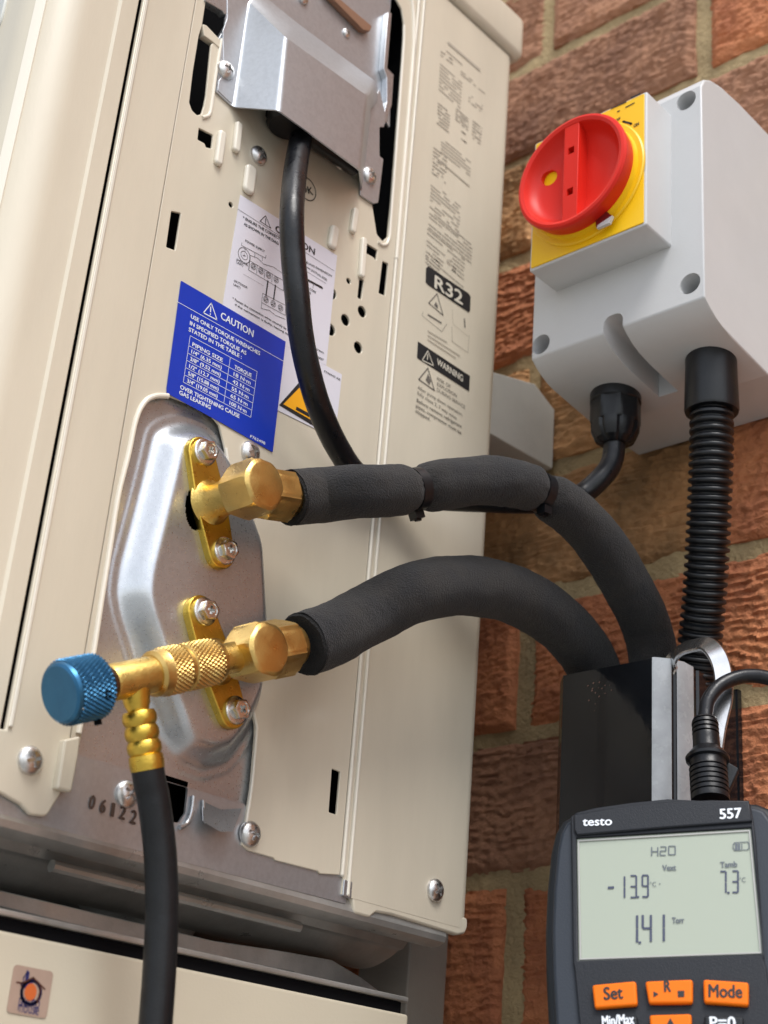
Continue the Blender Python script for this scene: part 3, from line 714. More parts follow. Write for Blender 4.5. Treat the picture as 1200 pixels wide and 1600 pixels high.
# illegible fine print: rows of short dashes
m_ = zl(.23125, 650, 50)
def dashes(x0, y0, x1, y1, rows, step, fill=.8, wd=.0007):
    for k in range(rows):
        a = Vector((x0-k*step*.06, y0+k*step)); b = Vector((x1-k*step*.06, y1+k*step)); t = 0.0
        while t < 1:
            l = rnd.uniform(.06,.2)
            if rnd.random() < fill: G1.line([m_(*(a.lerp(b, t))), m_(*(a.lerp(b, min(1, t+l))))], wd)
            t += l+.03
dashes(178,100,330,235,1,20); dashes(170,130,250,190,2,24); dashes(165,215,310,345,8,24)
dashes(305,265,465,395,2,18); dashes(360,420,450,500,3,22,.6); dashes(150,480,230,545,7,22); dashes(272,515,355,590,5,18); dashes(385,600,445,650,6,22); dashes(310,670,345,700,2,50)
dashes(175,720,370,880,5,22); dashes(120,780,210,850,8,24); dashes(105,1010,300,1180,9,24,.75); dashes(95,1200,380,1440,6,24); dashes(80,1330,330,1540,8,26,.6); dashes(70,1480,160,1560,4,24)
G1.build('fine_print', M['ink_g'], unit)
G3 = Print(SIDE, .0005); G3.line([m_(222,75), m_(430,255)], .0016); G3.build('fine_print', M['ink_g'], unit); G3 = Print(SIDE, .0005); G3.line([m_(150,860), m_(360,1040)], .0008); G3.build('fine_print', M['ink_g'], unit); G3 = Print(SIDE, .0005); G3.line([r_(150,655), r_(300,745)], .0006); G3.line([r_(150,690), r_(405,855)], .0006); G3.line([r_(150,725), r_(370,870)], .0006)
G3.build('fine_print', M['ink_g'], unit)

# ------------------------------------------------------------------ valves (parts of the unit)
def hull(pts):
    pts = sorted(set((round(p[0],6), round(p[1],6)) for p in pts)); 
    def half(ps):
        h = []
        for p in ps:
            while len(h) > 1 and (h[-1][0]-h[-2][0])*(p[1]-h[-2][1])-(h[-1][1]-h[-2][1])*(p[0]-h[-2][0]) <= 0: h.pop()
            h.append(p)
        return h[:-1]
    return half(pts)+half(pts[::-1])
FX = .0095
def valve(b1, b2, capx, nutdir, label):
    p1, p2 = [SIDE.hit(*b, FX+.001) for b in (b1, b2)]
    c = ((p1[0]+p2[0])/2, (p1[1]+p2[1])/2)
    # a valve: body with flange, cap, bolts
    body = MB()
    lo = hull(circle(p1,.0066,28)+circle(p2,.0066,28)+circle(c,.0080,28))
    fl = plate('valve_flange', SIDE, lo, M['brass_y'], unit, w0=.0058, w1=FX, bevel=.0006); fl['label'] = label+' flange'
    o = Vector((0, c[0], c[1])); nd = Vector(nutdir).normalized()
    body.lathe(o+Vector((FX-.001,0,0)), (1,0,0), [(0,.0098),(.002,.0078),(.005,.0068),(capx-.018-FX,.0065),(capx-.016-FX,.0068)], 36)
    mid = o+Vector((capx-.0105,0,0))
    body.lathe(mid, nd, [(0,.0062),(.010,.0062)], 32)
    body.build('valve_body', M['brass'], unit)
    cp = MB().lathe(o+Vector((capx-.0155,0,0)), (1,0,0), [(0,.0082),(.0006,.0102),(.0012,.0112),(.0128,.0112),(.0144,.0098),(.0152,.0086),(.0155,.0079)], 72, hexa=.0094, rot=math.radians(25))
    cp.build('stem_cap', M['brass_n'], unit)
    for b in (b1, b2): put_screw(b[0], b[1], FX, unit, ME_BOLT, 'hex_bolt', 1.0)
    return o, mid, nd
def xfor(y, z, px):
    lo_, hi_ = 0.0, .2
    for _ in range(40):
        m__ = (lo_+hi_)/2
        if proj((m__, y, z))[0] < px: lo_ = m__
        else: hi_ = m__
    return lo_
c_up = [SIDE.hit(*b, FX) for b in ((319,707),(350,861))]; cu_ = ((c_up[0][0]+c_up[1][0])/2, (c_up[0][1]+c_up[1][1])/2)
c_lo = [SIDE.hit(*b, FX) for b in ((319,956),(368,1110))]; cl_ = ((c_lo[0][0]+c_lo[1][0])/2, (c_lo[0][1]+c_lo[1][1])/2)
capu = xfor(*cu_, 419); capl = xfor(*cl_, 427)
print('cap x', capu, capl, proj((capu,*cu_)), proj((capl,*cl_)))
xu, xl = capu-.0105, capl-.0105
tu = hit(462,777,0,xu); tl = hit(487,1003,0,xl)
ou, mu, ndu = valve((319,707),(350,861), capu, tu-Vector((xu,*cu_)), 'upper brass valve')
ol, ml, ndl = valve((319,956),(368,1110), capl, tl-Vector((xl,*cl_)), 'lower brass valve')
MB().lathe((-.02,hole_c[0],hole_c[1]), (1,0,0), [(0,.012),(.014,.012)], 24, cap=(True,True)).build('valve_hole_back', M['dark'], unit)

# ------------------------------------------------------------------ insulated pipes
def foam_tube(name, root, pts, rads, ties=()):
    P_, R_ = catmull(pts, 14, rads); n = len(P_)
    L_ = [0]
    for i in range(1, n): L_.append(L_[-1]+(P_[i]-P_[i-1]).length)
    rr = []
    for i in range(n):
        d = 0
        for t in ties: d += .0030*math.exp(-((L_[i]-t)/.0042)**2)
        rr.append(R_[i]-d)
    nz_ = lambda i, j: .00045*noise.noise(Vector((L_[i]*60, math.cos(j/48*6.28)*1.7, math.sin(j/48*6.28)*1.7)))+.00025*noise.noise(Vector((L_[i]*260, math.cos(j/48*6.28)*4, math.sin(j/48*6.28)*4)))+sum(.0009*math.exp(-((L_[i]-t_)/.006)**2)*noise.noise(Vector((L_[i]*90, j*.9, t_*50))) for t_ in ties)
    b = MB().tube(P_, rr, 48, (False, True), rf=nz_).build('foam_sleeve', M['foam'], root, 60)
    t0 = (P_[1]-P_[0]).normalized(); r0 = rr[0]
    MB().lathe(P_[0], t0, [(.0006,r0*.995),(-.0010,r0*.93),(-.0003,r0*.7),(.0012,r0*.42)], 40, rf=lambda a, t: .0005*noise.noise(Vector((math.cos(t)*9, math.sin(t)*9, a*900))), cap=(False,True)).build('cut_end', M['foam_end'], root, 60)
    return P_, L_
def Hx(px, py, x): return hit(px, py, 0, x)
def flare(root, mid, nd, m0, l=.017):
    MB().lathe(mid+nd*m0, nd, [(0,.0075),(.0006,.0098),(.0014,.0112),(l-.0050,.0112),(l-.004,.0102),(l-.003,.0085),(l,.0078),(l,.0052)], 72, hexa=.0096, rot=math.radians(10), cap=(True,True)).build('flare_nut', M['brass_n'], root)
pu = empty('insulated_pipe', tuple(tu), 'upper black foam-lagged copper pipe, pinched by two cable ties', 'pipe', 'insulated pipes from the valves to the trunking')
pl = empty('insulated_pipe', tuple(tl), 'lower black foam-lagged copper pipe arching from the lower brass valve to the trunking', 'pipe', 'insulated pipes from the valves to the trunking')
flare(pu, mu, ndu, .006); flare(pl, ml, ndl, .006)
upx = [(452,778,xu-.0008),(500,774,xu+.001),(560,768,.040),(640,765,.044),(700,756,.049),(770,751,.054),(835,765,.058),(895,802,.061),(945,858,.063),(985,925,.064),(1012,985,.063),(1022,1045,.062),(1024,1130,.060)]
urad = [.0108,.0108,.0106,.0103,.0104,.0104,.0104,.0108,.0112,.0113,.0112,.0112,.0112]
UP = [Hx(*p) for p in upx]
# find tie stations along the path
Ptmp, _ = catmull(UP, 14, urad); Lt = [0]
for i in range(1, len(Ptmp)): Lt.append(Lt[-1]+(Ptmp[i]-Ptmp[i-1]).length)
def station(px):
    k = min(range(len(Ptmp)), key=lambda i: abs(proj(Ptmp[i])[0]-px) if i < len(Ptmp)*.7 else 1e9); return Lt[k], k
s1, k1 = station(648); s2, k2 = station(842)
foam_tube('p', pu, UP, urad, (s1, s2))
lox = [(474,1007,xl-.0004),(520,990,xl+.0005),(580,958,xl+.001),(650,925,.035),(720,915,.036),(790,925,.0365),(850,955,.037),(900,1000,.037),(930,1050,.037),(944,1120,.0375)]
lrad = [.0122,.0120,.0120,.0124,.0127,.0128,.0127,.0125,.0122,.012]
foam_tube('p', pl, [Hx(*p) for p in lox], lrad)
for k_, nm in ((k1, 'black cable tie cinching the lagged pipe nearer the brass valve'), (k2, 'black cable tie cinching the lagged pipe below the isolator gland')):
    c = Ptmp[k_]; t = (Ptmp[k_+1]-Ptmp[k_-1]).normalized()
    te = empty('cable_tie', tuple(c), nm, 'cable tie', 'cable ties on the upper pipe')
    prf = [(-.0022,.0078),(-.0022,.0088),(.0022,.0088),(.0022,.0078)]
    MB().lathe(c, t, prf, 44, cap=(False,False)).build('strap', M['black'], te)
    e = (Vector((0,0,-1))-t*Vector((0,0,-1)).dot(t)).normalized(); f_ = t.cross(e)
    hp = c+e*.0094+f_*(-.003 if k_ == k2 else .004)
    fr_ = Frame(hp, t, f_)
    MB().box((-.0022,-.0024,-.0022), (.0022,.0024,.0014), fr_).build('head', M['black'], te)
    MB().box((-.0013,-.0007,-.0030), (.0013,.0007,.0034), fr_).build('tail', M['black'], te)

# ------------------------------------------------------------------ valve core tool and hose
xt = xl
def A3(px, py): return Hx(px, py, xt)
kend = A3(96,1083); d_ = (kend-ml); tlen = d_.length; ax = d_.normalized()
print('tool len', tlen, 'dir', ax)
def along(px):
    # distance along the axis whose picture x equals px
    lo_, hi_ = 0, tlen*1.3
    for _ in range(40):
        m__ = (lo_+hi_)/2
        if proj(ml+ax*m__)[0] > px: lo_ = m__
        else: hi_ = m__
    return lo_
tool = empty('valve_core_tool', tuple(ml+ax*.03), 'knurled brass valve core tool with blue knob screwed onto the lower valve', 'valve tool')
def tri(v): f_ = v-math.floor(v); return 1-abs(2*f_-1)
def knurl(k, m__, a):
    return lambda s_, t: a*min(tri(k*t/(2*math.pi)+m__*s_), tri(k*t/(2*math.pi)-m__*s_))*2
t_st, t_c0, t_c1, t_cm, t_b1, t_k0, t_k1 = [along(v) for v in (372,335,236,283,170,153,92)]
MB().lathe(ml, ax, [(.004,.0056),(t_st,.0056),(t_c0,.0054)], 32).build('service_port', M['brass'], tool)
sh = MB()
sh.lathe(ml, ax, [(t_c0-.001,.0060),(t_c0,.0078),(t_c0+.0015,.0082),(t_c0+.0022,.0082)], 48, cap=(True,False))
sh.lathe(ml, ax, [(t_cm-.0012,.0082),(t_cm-.0008,.0076),(t_cm+.0008,.0076),(t_cm+.0012,.0082)], 48, cap=(False,False))
sh.lathe(ml, ax, [(t_c1-.0045,.0082),(t_c1-.0040,.0080),(t_c1-.0010,.0078),(t_c1,.0066),(t_c1,.0060)], 48, cap=(False,True))
def band(a, b, r, k, m__, amp, nr, ns):
    prof = [(a+(b-a)*i/nr, r) for i in range(nr+1)]
    mm = MB().lathe(ml, ax, prof, ns, rf=knurl(k, m__, amp), cap=(False,False)); return mm
b1_ = band(t_c0+.0022, t_cm-.0012, .0079, 34, 34/(2*math.pi*.0080)*.62, .00032, 30, 34*6); sh.add(b1_.v, b1_.f)
b2_ = band(t_cm+.0012, t_c1-.0045, .0079, 34, 34/(2*math.pi*.0080)*.62, .00032, 30, 34*6); sh.add(b2_.v, b2_.f)
sh.build('knurled_coupling', M['brass_n'], tool, 25)
MB().lathe(ml, ax, [(t_c1-.001,.0062),(t_b1-.001,.0062),(t_b1,.0058)], 48).build('tool_barrel', M['brass'], tool)
MB().lathe(ml, ax, [(t_b1-.0005,.0052),(t_b1+.0005,.0060),(t_b1+.0018,.0062),(t_b1+.0022,.0054),(t_b1+.0030,.0054),(t_b1+.0036,.0048),(t_k0+.002,.0046)], 40).build('knob_collar', mat('dark_brass', (.22,.15,.10), .35, 1.0), tool)
RK = .0104
kb = MB()
kb.lathe(ml, ax, [(t_k0,.0048),(t_k0,.0085),(t_k0+.0008,.0100),(t_k0+.0012,.0100)], 60, cap=(False,False))
nr = int((t_k1-t_k0-.003)/.00032)
prof = [(t_k0+.0012+(t_k1-t_k0-.0030)*i/nr, RK-.0003) for i in range(nr+1)]
kb.lathe(ml, ax, prof, 44*8, rf=knurl(44, 44/(2*math.pi*RK)*.62, .00042), cap=(False,False))
kb.lathe(ml, ax, [(t_k1-.0018,.0101),(t_k1-.0006,.0097),(t_k1,.0088),(t_k1,.0001)], 60, cap=(False,True))
kb.build('blue_knob', M['blue'], tool, 18)
# the small cross hole in the knob and grub screw
kc = ml+ax*(t_k0+.0045)
vdir = (CAM-kc).normalized(); rad = (vdir-ax*vdir.dot(ax)).normalized(); rad = (rad+Vector((0,0,-.25))+Vector((0,.25,0))).normalized(); rad = (rad-ax*rad.dot(ax)).normalized()
MB().lathe(kc+rad*(RK-.0012), rad, [(0,.0013),(.00145,.0014),(.0015,.0010),(.0003,.0009)], 20).build('cross_hole', M['dark'], tool)
dn = (Vector((0,0,-1))-ax*Vector((0,0,-1)).dot(ax)).normalized()
MB().lathe(ml+ax*(t_k0+.003)+dn*(RK-.001), dn, [(0,.0013),(.0030,.0013)], 14).build('grub_screw', M['dark'], tool)
# outlet barb: neck plus ribbed brass ferrule
np_ = along(208); n0 = ml+ax*np_; nb = A3(231,1203); nd2 = (nb-n0).normalized(); nl = (nb-n0).length
MB().lathe(n0, nd2, [(.003,.0050),(.0085,.0044),(.0105,.0036),(nl*.42,.0036),(nl*.44,.0030)], 32).build('outlet_neck', M['brass_y'], tool)
f0 = nl*.36; f1 = nl; prof = [(f0,.0030),(f0,.0049)]
for k in range(4):
    a = f0+(f1-f0)*(k/4); b = f0+(f1-f0)*((k+1)/4)
    for i in range(7):
        t = i/6; prof.append((a+(b-a)*t, .0050+.0008*math.sin(math.pi*t)**.7 if k < 3 else .0056+.0002*math.sin(math.pi*t)))
prof.append((f1,.0040))
MB().lathe(n0, nd2, prof, 40, hexa=None).build('ferrule', M['brass_y'], tool, 25)
hp_ = [n0+nd2*(nl-.004), n0+nd2*(nl+.004), A3(240,1250), A3(250,1330), A3(253,1420), A3(250,1500), A3(243,1600), A3(232,1720), A3(220,1900), A3(215,2200)]
hose = MB().tube(catmull(hp_, 10), .0054, 28).build('charging_hose', M['hose'], None, 60)
tag(hose, 'black rubber vacuum hose hanging down from the ribbed brass fitting', 'hose')

# ------------------------------------------------------------------ power cable
cabx = [(474,150,.004),(474,185,.006),(471,212,.009),(464,250,.016),(459,290,.023),(456,340,.028),(458,400,.028),(464,460,.028),(470,520,.026),(482,580,.023),(500,640,.018),(528,700,.012),(562,745,.008),(620,772,.008),(690,780,.016),(760,783,.030),(820,785,.042),(870,783,.050)]
CB = [Hx(*p) for p in cabx]
gl = hit(962,640,1,.513)
gt_ = hit(962,617,1,.512); CB += [hit(905,775,1,.500), hit(938,748,1,.507), hit(956,722,1,.5115), gt_+Vector((0,0,-.022))]
pc = MB().tube(catmull(CB, 8), .0051, 24).build('power_cable', M['cable'], None, 60)
tag(pc, 'thick black power cable dropping from the metal hood to the isolator gland', 'cable')
fray = MB().tube(catmull([Hx(488,570,.025),Hx(496,600,.0225),Hx(503,632,.0190),Hx(508,655,.0165)], 5), .0011, 8)
fo = fray.build('loose_tie_tail', M['black'], pc)

# ------------------------------------------------------------------ isolator switch on the wall
iso = empty('isolator_switch', (.0865,.569,.357), 'light grey rotary isolator box with red dial on yellow plate', 'isolator switch')
YF, X0, X1, ZB, ZT = .4755, .0405, .1325, .3585, .4745
YZ = Frame((X0,0,0), (0,1,0), (0,0,1))      # n = +x
profi = [(YF,ZB)] + [(.4790,.3558),(.4835,.3532),(.4890,.3512),(.4970,.3496),(.5100,.3482),(.5300,.3462),(.5665,.3470)] + [(.5665,.4870),(.5100,.4866),(.4930,.4850),(.4840,.4825),(.4785,.4790),(YF,.4735)]
bodyo = link('switch_box', plate_mesh(YZ, profi, (), 0, X1-X0, 0), M['grey'], iso, 40)
with_mods(bodyo, [('BEVEL', dict(width=.0008, segments=3, limit_method='ANGLE', angle_limit=math.radians(40)))])
WF = wallframe(YF)
def wf(px, py, y=YF): return wallframe(y).hit(px, py)
cuts = []
for (px, py) in ((1072,157),(1078,443),(845,538)):
    c = wf(px, py); cuts.append(MB().lathe((c[0],YF-.004,c[1]), (0,1,0), [(0,.0052),(.022,.0048)], 28))
# slot channel between the lids
cN = wf(958,500); cuts.append(plate_mesh(Frame((0,YF-.004,0),(1,0,0),(0,0,1)), rounded([(cN[0]-.0052,.330),(cN[0]+.0052,.330),(cN[0]+.0052,cN[1]+.003),(cN[0]-.0052,cN[1]+.003)], .005, 8), (), -.050, 0))
cut(bodyo, cuts)
bodyo.data.materials.clear(); bodyo.data.materials.append(M['grey'])
for p in bodyo.data.polygons: p.use_smooth = True; p.material_index = 0
bodyo.data.set_sharp_from_angle(angle=math.radians(30)); flat_caps(bodyo)
# raised boss
BX0, BX1, BZ0, BZ1, YB = .0530, .1163, .3908, .4645, .4552
bo = link('switch_boss', plate_mesh(WF, rounded([(BX0,BZ0),(BX1,BZ0),(BX1,BZ1),(BX0,BZ1)], .0012, 3), (), -.002, YF-YB, .0008), M['grey'], iso, 40)
yp = link('yellow_plate', plate_mesh(wallframe(YB), rounded([(BX0+.0012,BZ0+.0012),(BX1-.0012,BZ0+.0012),(BX1-.0012,BZ1-.0012),(BX0+.0012,BZ1-.0012)], .0008, 3), (), .0, .0006, .0002), M['yellow'], iso, 40)
DC = Vector((.0842, YB-.0006, .4262))
# yellow collar disc with two locking notches
yc = MB().lathe(DC, (0,-1,0), [(0,.0318),(.0008,.0318),(.0014,.0312),(.0016,.0290),(.0038,.0285),(.0042,.0270)], 72).build('yellow_collar', M['yellow'], iso, 30)
nc = wallframe(YB-.002).hit(950,343); 

M['dred'] = mat('dark_red_plastic', (.16,.010,.010), .4)
NF = wallframe(DC.y-.0043); na, nb_ = NF.hit(944,346)
plate('lock_slot', NF, rounded([(na-.0040,nb_-.0022),(na+.0030,nb_-.0022),(na+.0042,nb_+.0010),(na+.0016,nb_+.0045),(na-.0026,nb_+.0045),(na-.0044,nb_+.0016)], .0015, 4), M['dred'], iso, w0=-.001, w1=.0003)
plate('lock_slot_edge', NF, [(na-.0036,nb_-.0024),(na+.0030,nb_-.0024),(na+.0046,nb_+.0010),(na+.0030,nb_+.0006),(na-.0030,nb_-.0010)], M['grey'], iso, w0=-.001, w1=.0006)
# red dial
RD = .0296; y_ = .0125
dial = MB()
prof = [(.0050,.0250),(.0052,.0285),(.0100,.0294),(y_-.0010,RD),(y_+.0002,RD-.0006),(y_+.0006,RD-.0018),(y_,RD-.0034),(.0105,RD-.0042),(.0075,RD-.0058),(.0056,RD-.0090),(.0050,.0120),(.0050,.0001)]
prof = [(.0016,.0250),(.0018,.0275)]+prof[2:]
dial.lathe(DC, (0,-1,0), prof, 90, cap=(True,True))
do = dial.build('red_dial', M['red'], iso, 35)
hp2 = wallframe(DC.y-.0110).hit(857,268)
cut(do, [MB().lathe((DC.x-.0168, DC.y-.02, DC.z+.0078), (0,1,0), [(0,.0040),(.030,.0040)], 24)])
barw = .0040
bar = plate_mesh(wallframe(DC.y), [(DC.x-barw,DC.z-RD+.0035),(DC.x+barw,DC.z-RD+.0035),(DC.x+barw,DC.z+RD-.0035),(DC.x-barw,DC.z+RD-.0035)], (), .0045, y_-.0002, .0003)
ba = link('dial_handle', bar, M['red'], iso, 35)
cut(ba, [MB().box((DC.x-.0017,DC.y-.02,DC.z+s_*.0115-.0019),(DC.x+.0017,DC.y-.0075,DC.z+s_*.0115+.0019)) for s_ in (1,-1)])
for o_ in (do, ba): 
    for p in o_.data.polygons: p.use_smooth = True
    o_.data.set_sharp_from_angle(angle=math.radians(32)); flat_caps(o_)
MB().lathe((DC.x-.0168, DC.y-.0030, DC.z+.0078), (0,-1,0), [(0,.0036),(.0010,.0036)], 20).build('padlock_hole', M['yellow'], iso)
# print on the yellow plate
e_ = zl(.15, 900, 130); YPF = wallframe(YB-.0006)
I = Print(YPF, .0002)
I.line([e_(370,262), e_(520,195)], .0007); I.line([e_(575,150), e_(665,112)], .0010); I.line([e_(520,250), e_(605,205)], .0006); I.line([e_(435,295), e_(450,288)], .0007)
I.text('OFF', e_(415,402), e_(462,378), .0016, .03); I.text('ON', e_(602,462), e_(655,435), .0019, .03); I.line([e_(490,398), e_(575,420)], .0010)
I.poly([e_(480,405), e_(508,385), e_(505,415)]); I.poly([e_(560,405), e_(588,425), e_(562,437)]); I.line([e_(172,330), e_(174,318)], .0009)
I.build('printed_marks', M['ink_k'], iso)
# gland below the box
gt = hit(962,617,1,.512)
MB().lathe(gt+Vector((0,0,.002)), (0,0,-1), [(0,.0120),(.0068,.0120),(.0074,.0114)], 40).build('gland_collar', M['black'], iso)
MB().lathe(gt+Vector((0,0,-.0050)), (0,0,-1), [(0,.0122),(.0105,.0122),(.0115,.0112)], 48, hexa=.0111, nside=8).build('gland_nut', M['black'], iso)
MB().lathe(gt+Vector((0,0,-.0160)), (0,0,-1), [(0,.0114),(.004,.0112),(.0085,.0092),(.0105,.0062)], 48, rf=lambda a, t: -.0008*(math.cos(8*t) > .6)).build('gland_dome', M['black'], iso)

# ------------------------------------------------------------------ corrugated conduit
top = hit(1111,568,1,.509); jt = hit(1112,640,1,.510)
cond = empty('flexible_conduit', tuple(hit(1090,1020,1,.545)), 'black corrugated conduit running from the isolator box into the trunking', 'conduit')
MB().lathe(jt, top-jt, [(-.0015,.0100),(-.0015,.0116),(0,.0120),((top-jt).length*.9,.0114),((top-jt).length+.006,.0114)], 40).build('conduit_socket', M['black'], cond)
MB().box((-.0004,-.0012,-.0005),(.0006,.0012,.0165),Frame(jt+Vector((.0108,-.0045,.0)),(1,-.4,0),(0,1,0))).build('socket_rib', M['black'], cond) if False else None
cp_ = catmull([jt+Vector((0,0,.004)), hit(1112,650,1,.510), hit(1111,720,1,.513), hit(1108,800,1,.519), hit(1104,880,1,.526), hit(1099,950,1,.533), hit(1091,1030,1,.541), hit(1082,1120,1,.546)], 60)
# resample evenly and corrugate
Ls = [0]
for i in range(1, len(cp_)): Ls.append(Ls[-1]+(cp_[i]-cp_[i-1]).length)
tot = Ls[-1]; N_ = int(tot/.00042); P_ = []; rr = []; i = 0
for k in range(N_+1):
    s_ = tot*k/N_
    while i < len(Ls)-2 and Ls[i+1] < s_: i += 1
    t = (s_-Ls[i])/max(1e-9, Ls[i+1]-Ls[i]); P_.append(cp_[i].lerp(cp_[i+1], min(1,t)))
    c = .5+.5*math.cos(2*math.pi*s_/.0037); rr.append(.0079+.0018*smooth01(c*1.25))
MB().tube(P_, rr, 32).build('corrugated_tube', M['black'], cond, 60)

# ------------------------------------------------------------------ small grey mounting block between unit and wall
blk = empty('mounting_block', (-.03,.569,.33), 'small light grey plastic block on the wall behind the unit, left of the gland', 'mounting block')
xb = wallframe(WALL-.003).hit(866,690)[0]
f1_ = Frame((xb,0,0), (0,1,0), (0,0,1))
kp = px2(f1_, [(812,704),(864,728),(866,640),(836,600),(812,612)])
plate('block_side', f1_, rounded([(.512,kp[0][1]-.001),(.5655,kp[1][1]-.002),(.5655,kp[2][1]),(kp[3][0],kp[3][1]),(.512,kp[4][1]+.001)], .001), M['greyd'], blk, w0=-.035, w1=0, bevel=.0006)
MB().box((-.0002,.0,.0),(.001,.02,.02)).build('block_lug', M['greyd'], blk).location = (xb-.034,.545,.36)

# ------------------------------------------------------------------ lower unit and wall bracket
low = empty('lower_outdoor_unit', (-.4,.36,-.55), 'second beige outdoor unit below with a small tan logo sticker', 'heat pump')
lo_o = rounded([(-.001,.250),(-.001,.4680),(-.80,.4680),(-.80,.235),(-.015,.235)], [.003,.0025,.003,.003,.01], 5)
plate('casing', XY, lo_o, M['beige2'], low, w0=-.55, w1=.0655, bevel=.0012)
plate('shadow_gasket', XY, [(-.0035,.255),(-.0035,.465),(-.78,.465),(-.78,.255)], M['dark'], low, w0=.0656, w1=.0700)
plate('lid_edge', XY, rounded([(-.0015,.250),(-.0015,.4680),(-.78,.4680),(-.78,.245)], .002), M['galv_d'], low, w0=.0702, w1=.0722, bevel=.0005)
s_ = zl(.1, 0, 1480); LF = Frame((-.001,0,0), (0,1,0), (0,0,1))
stk = plate('logo_sticker', LF, rounded(px2(LF, [s_(215,265), s_(830,385), s_(715,1120), s_(90,1015)]), .0015), M['sticker'], low, w0=.0001, w1=.0003)
Nv = Print(LF, .0004)
Nv.poly([s_(*p) for p in ((430,350),(395,420),(410,430),(370,600),(380,640),(430,650),(480,590),(455,560),(445,500),(465,400))])
Nv.ring(s_(487,705), .0036, .0011, 20); Nv.poly([s_(*p) for p in ((440,545),(520,550),(470,600))])
Nv.line([s_(340,560), s_(325,800)], .0004); Nv.line([s_(430,400), s_(370,470), s_(360,600)], .0004)
Nv.text('pump', s_(285,915), s_(612,958), .0040); Nv.text('house', s_(300,1010), s_(600,1065), .0034)
Nv.build('logo_lettering', M['navy'], stk)
Rb = Print(LF, .00042); Rb.line([s_(262,548), s_(350,560), s_(470,500), s_(520,475), s_(700,655)], .0005); Rb.line([s_(640,620), s_(585,860)], .0005); Rb.line([s_(320,560), s_(340,640)], .0003); Rb.build('logo_house', M['rust'], stk)
Ob = Print(LF, .0005); c_ = Vector(LF.hit(*s_(478,700), .0005)); Ob.poly([(c_.x+.0023*math.cos(a), c_.y+.0026*math.sin(a)) for a in [i*.4 for i in range(16)]], True); Ob.build('logo_flame', M['sun_o'], stk)
# galvanised flange with stepped edge under the pan
flp = [(-60,1378),(-60,1405),(0,1418),(230,1474),(350,1502),(395,1512),(403,1509),(455,1519),(466,1540),(540,1556),(606,1571),(609,1564),(560,1527),(515,1500),(430,1485),(330,1470)]
br = empty('wall_bracket', (-.09,.569,-.1), 'grey-beige painted steel wall bracket post below the rear corner of the unit', 'bracket')
BF = Frame((-.030,0,0), (0,1,0), (0,0,1))
plate('bracket_arm', BF, rounded(px2(BF, flp), .0008, 3), M['galv_d'], br, w0=-.0015, w1=.0015, bevel=.0005)
xp = hit(697,1540,1,WALL-.003)[0]
ye = Frame((xp,0,0),(0,1,0),(0,0,1)).hit(637,1540)[0]
xl_ = wallframe(ye).hit(556,1560)[0]
plate('post', XY, rounded([(xp,ye),(xp,WALL-.003),(xl_,WALL-.003),(xl_,ye)], .0012), M['post'], br, w0=-.35, w1=.56, bevel=.0005)

# ------------------------------------------------------------------ trunking
tk = empty('trunking', (.062,.569,-.4), 'glossy black plastic pipe trunking fixed to the brick wall', 'trunking')
TX0, TX1, TY = .0388, .0935, .5100
ext = [(TX0-.0070,WALL-.001),(TX0-.0070,.5175),(TX0-.0006,.5108),(TX0,TY),(.0848,TY),(.0856,.5103),(.0905,.5152),(.0909,.5161),(.0903,.5168),(.0903,.5176),(.0912,.5182),(.0930,.5210),(.0932,.5290),(.0926,.5302),(.0926,.5320),(.0935,.5330),(.0935,WALL-.001)]
inn = [(x*.93+.0045, y_*1.0+(.0022 if y_ < .54 else 0)) for x, y_ in ext][::-1]
sec = ext+inn
M['strip'] = mat('scuffed_sky_gloss', (.36,.38,.40), .25, bump=.0001, bscale=80, var=.25, vscale=60, rvar=.08)  # scuffed PVC with the sky's reflection put into its light grey
tz = hit(880,1055,1,TY)[2]; tz2 = hit(1020,1029,1,TY)[2]
plate('trunking_cover', XY, sec, M['trunk'], tk, w0=-.40, w1=(tz+tz2)/2, bevel=0, smooth=20)
plate('trunking_gloss_strip', XY, [(.0849,TY-.0004),(.0860,TY+.0000),(.0910,.5150),(.0906,.5156),(.0855,.5107),(.0849,.5104)], M['strip'], tk, w0=-.40, w1=(tz+tz2)/2+.0004)
plate('trunking_gloss_strip', XY, [(.0917,.5181),(.0934,.5208),(.0935,.5285),(.0932,.5285),(.0930,.5211),(.0914,.5184)], M['strip'], tk, w0=-.40, w1=(tz+tz2)/2+.0004)
plate('trunking_gloss_strip', XY, [(TX0-.0014,.5120),(TX0-.0002,.5104),(TX0-.0002,.5120),(TX0-.0014,.5135)], M['strip'], tk, w0=-.40, w1=(tz+tz2)/2-.0005)  # thin glint along the left edge, painted in the same grey
plate('trunking_base', XY, [(TX0-.0078,WALL-.0045),(TX1+.0006,WALL-.0045),(TX1+.0006,WALL-.0012),(TX0-.0078,WALL-.0012)], M['trunk'], tk, w0=-.40, w1=(tz+tz2)/2+.001)
M['dust'] = mat('brown_dust', (.10,.055,.04), .8)
dm = MB(); 
for k in range(16):
    cx, cz = ((.058+rnd.gauss(0,.0035), (tz+tz2)/2-.006-abs(rnd.gauss(0,.006))) if k < 22 else (.052+rnd.gauss(0,.003), .190+rnd.gauss(0,.006)))
    if cz > tz2-.001: cz = tz2-.002
    a = rnd.uniform(.0002,.0006); dm.add([(cx-a,TY-.0002,cz),(cx,TY-.0002,cz-a*.8),(cx+a,TY-.0002,cz+.3*a),(cx,TY-.0002,cz+a)], [(0,1,2,3)])
d0 = dm.build('dust_specks', M['dust'], tk, 0); d0['kind'] = 'stuff'

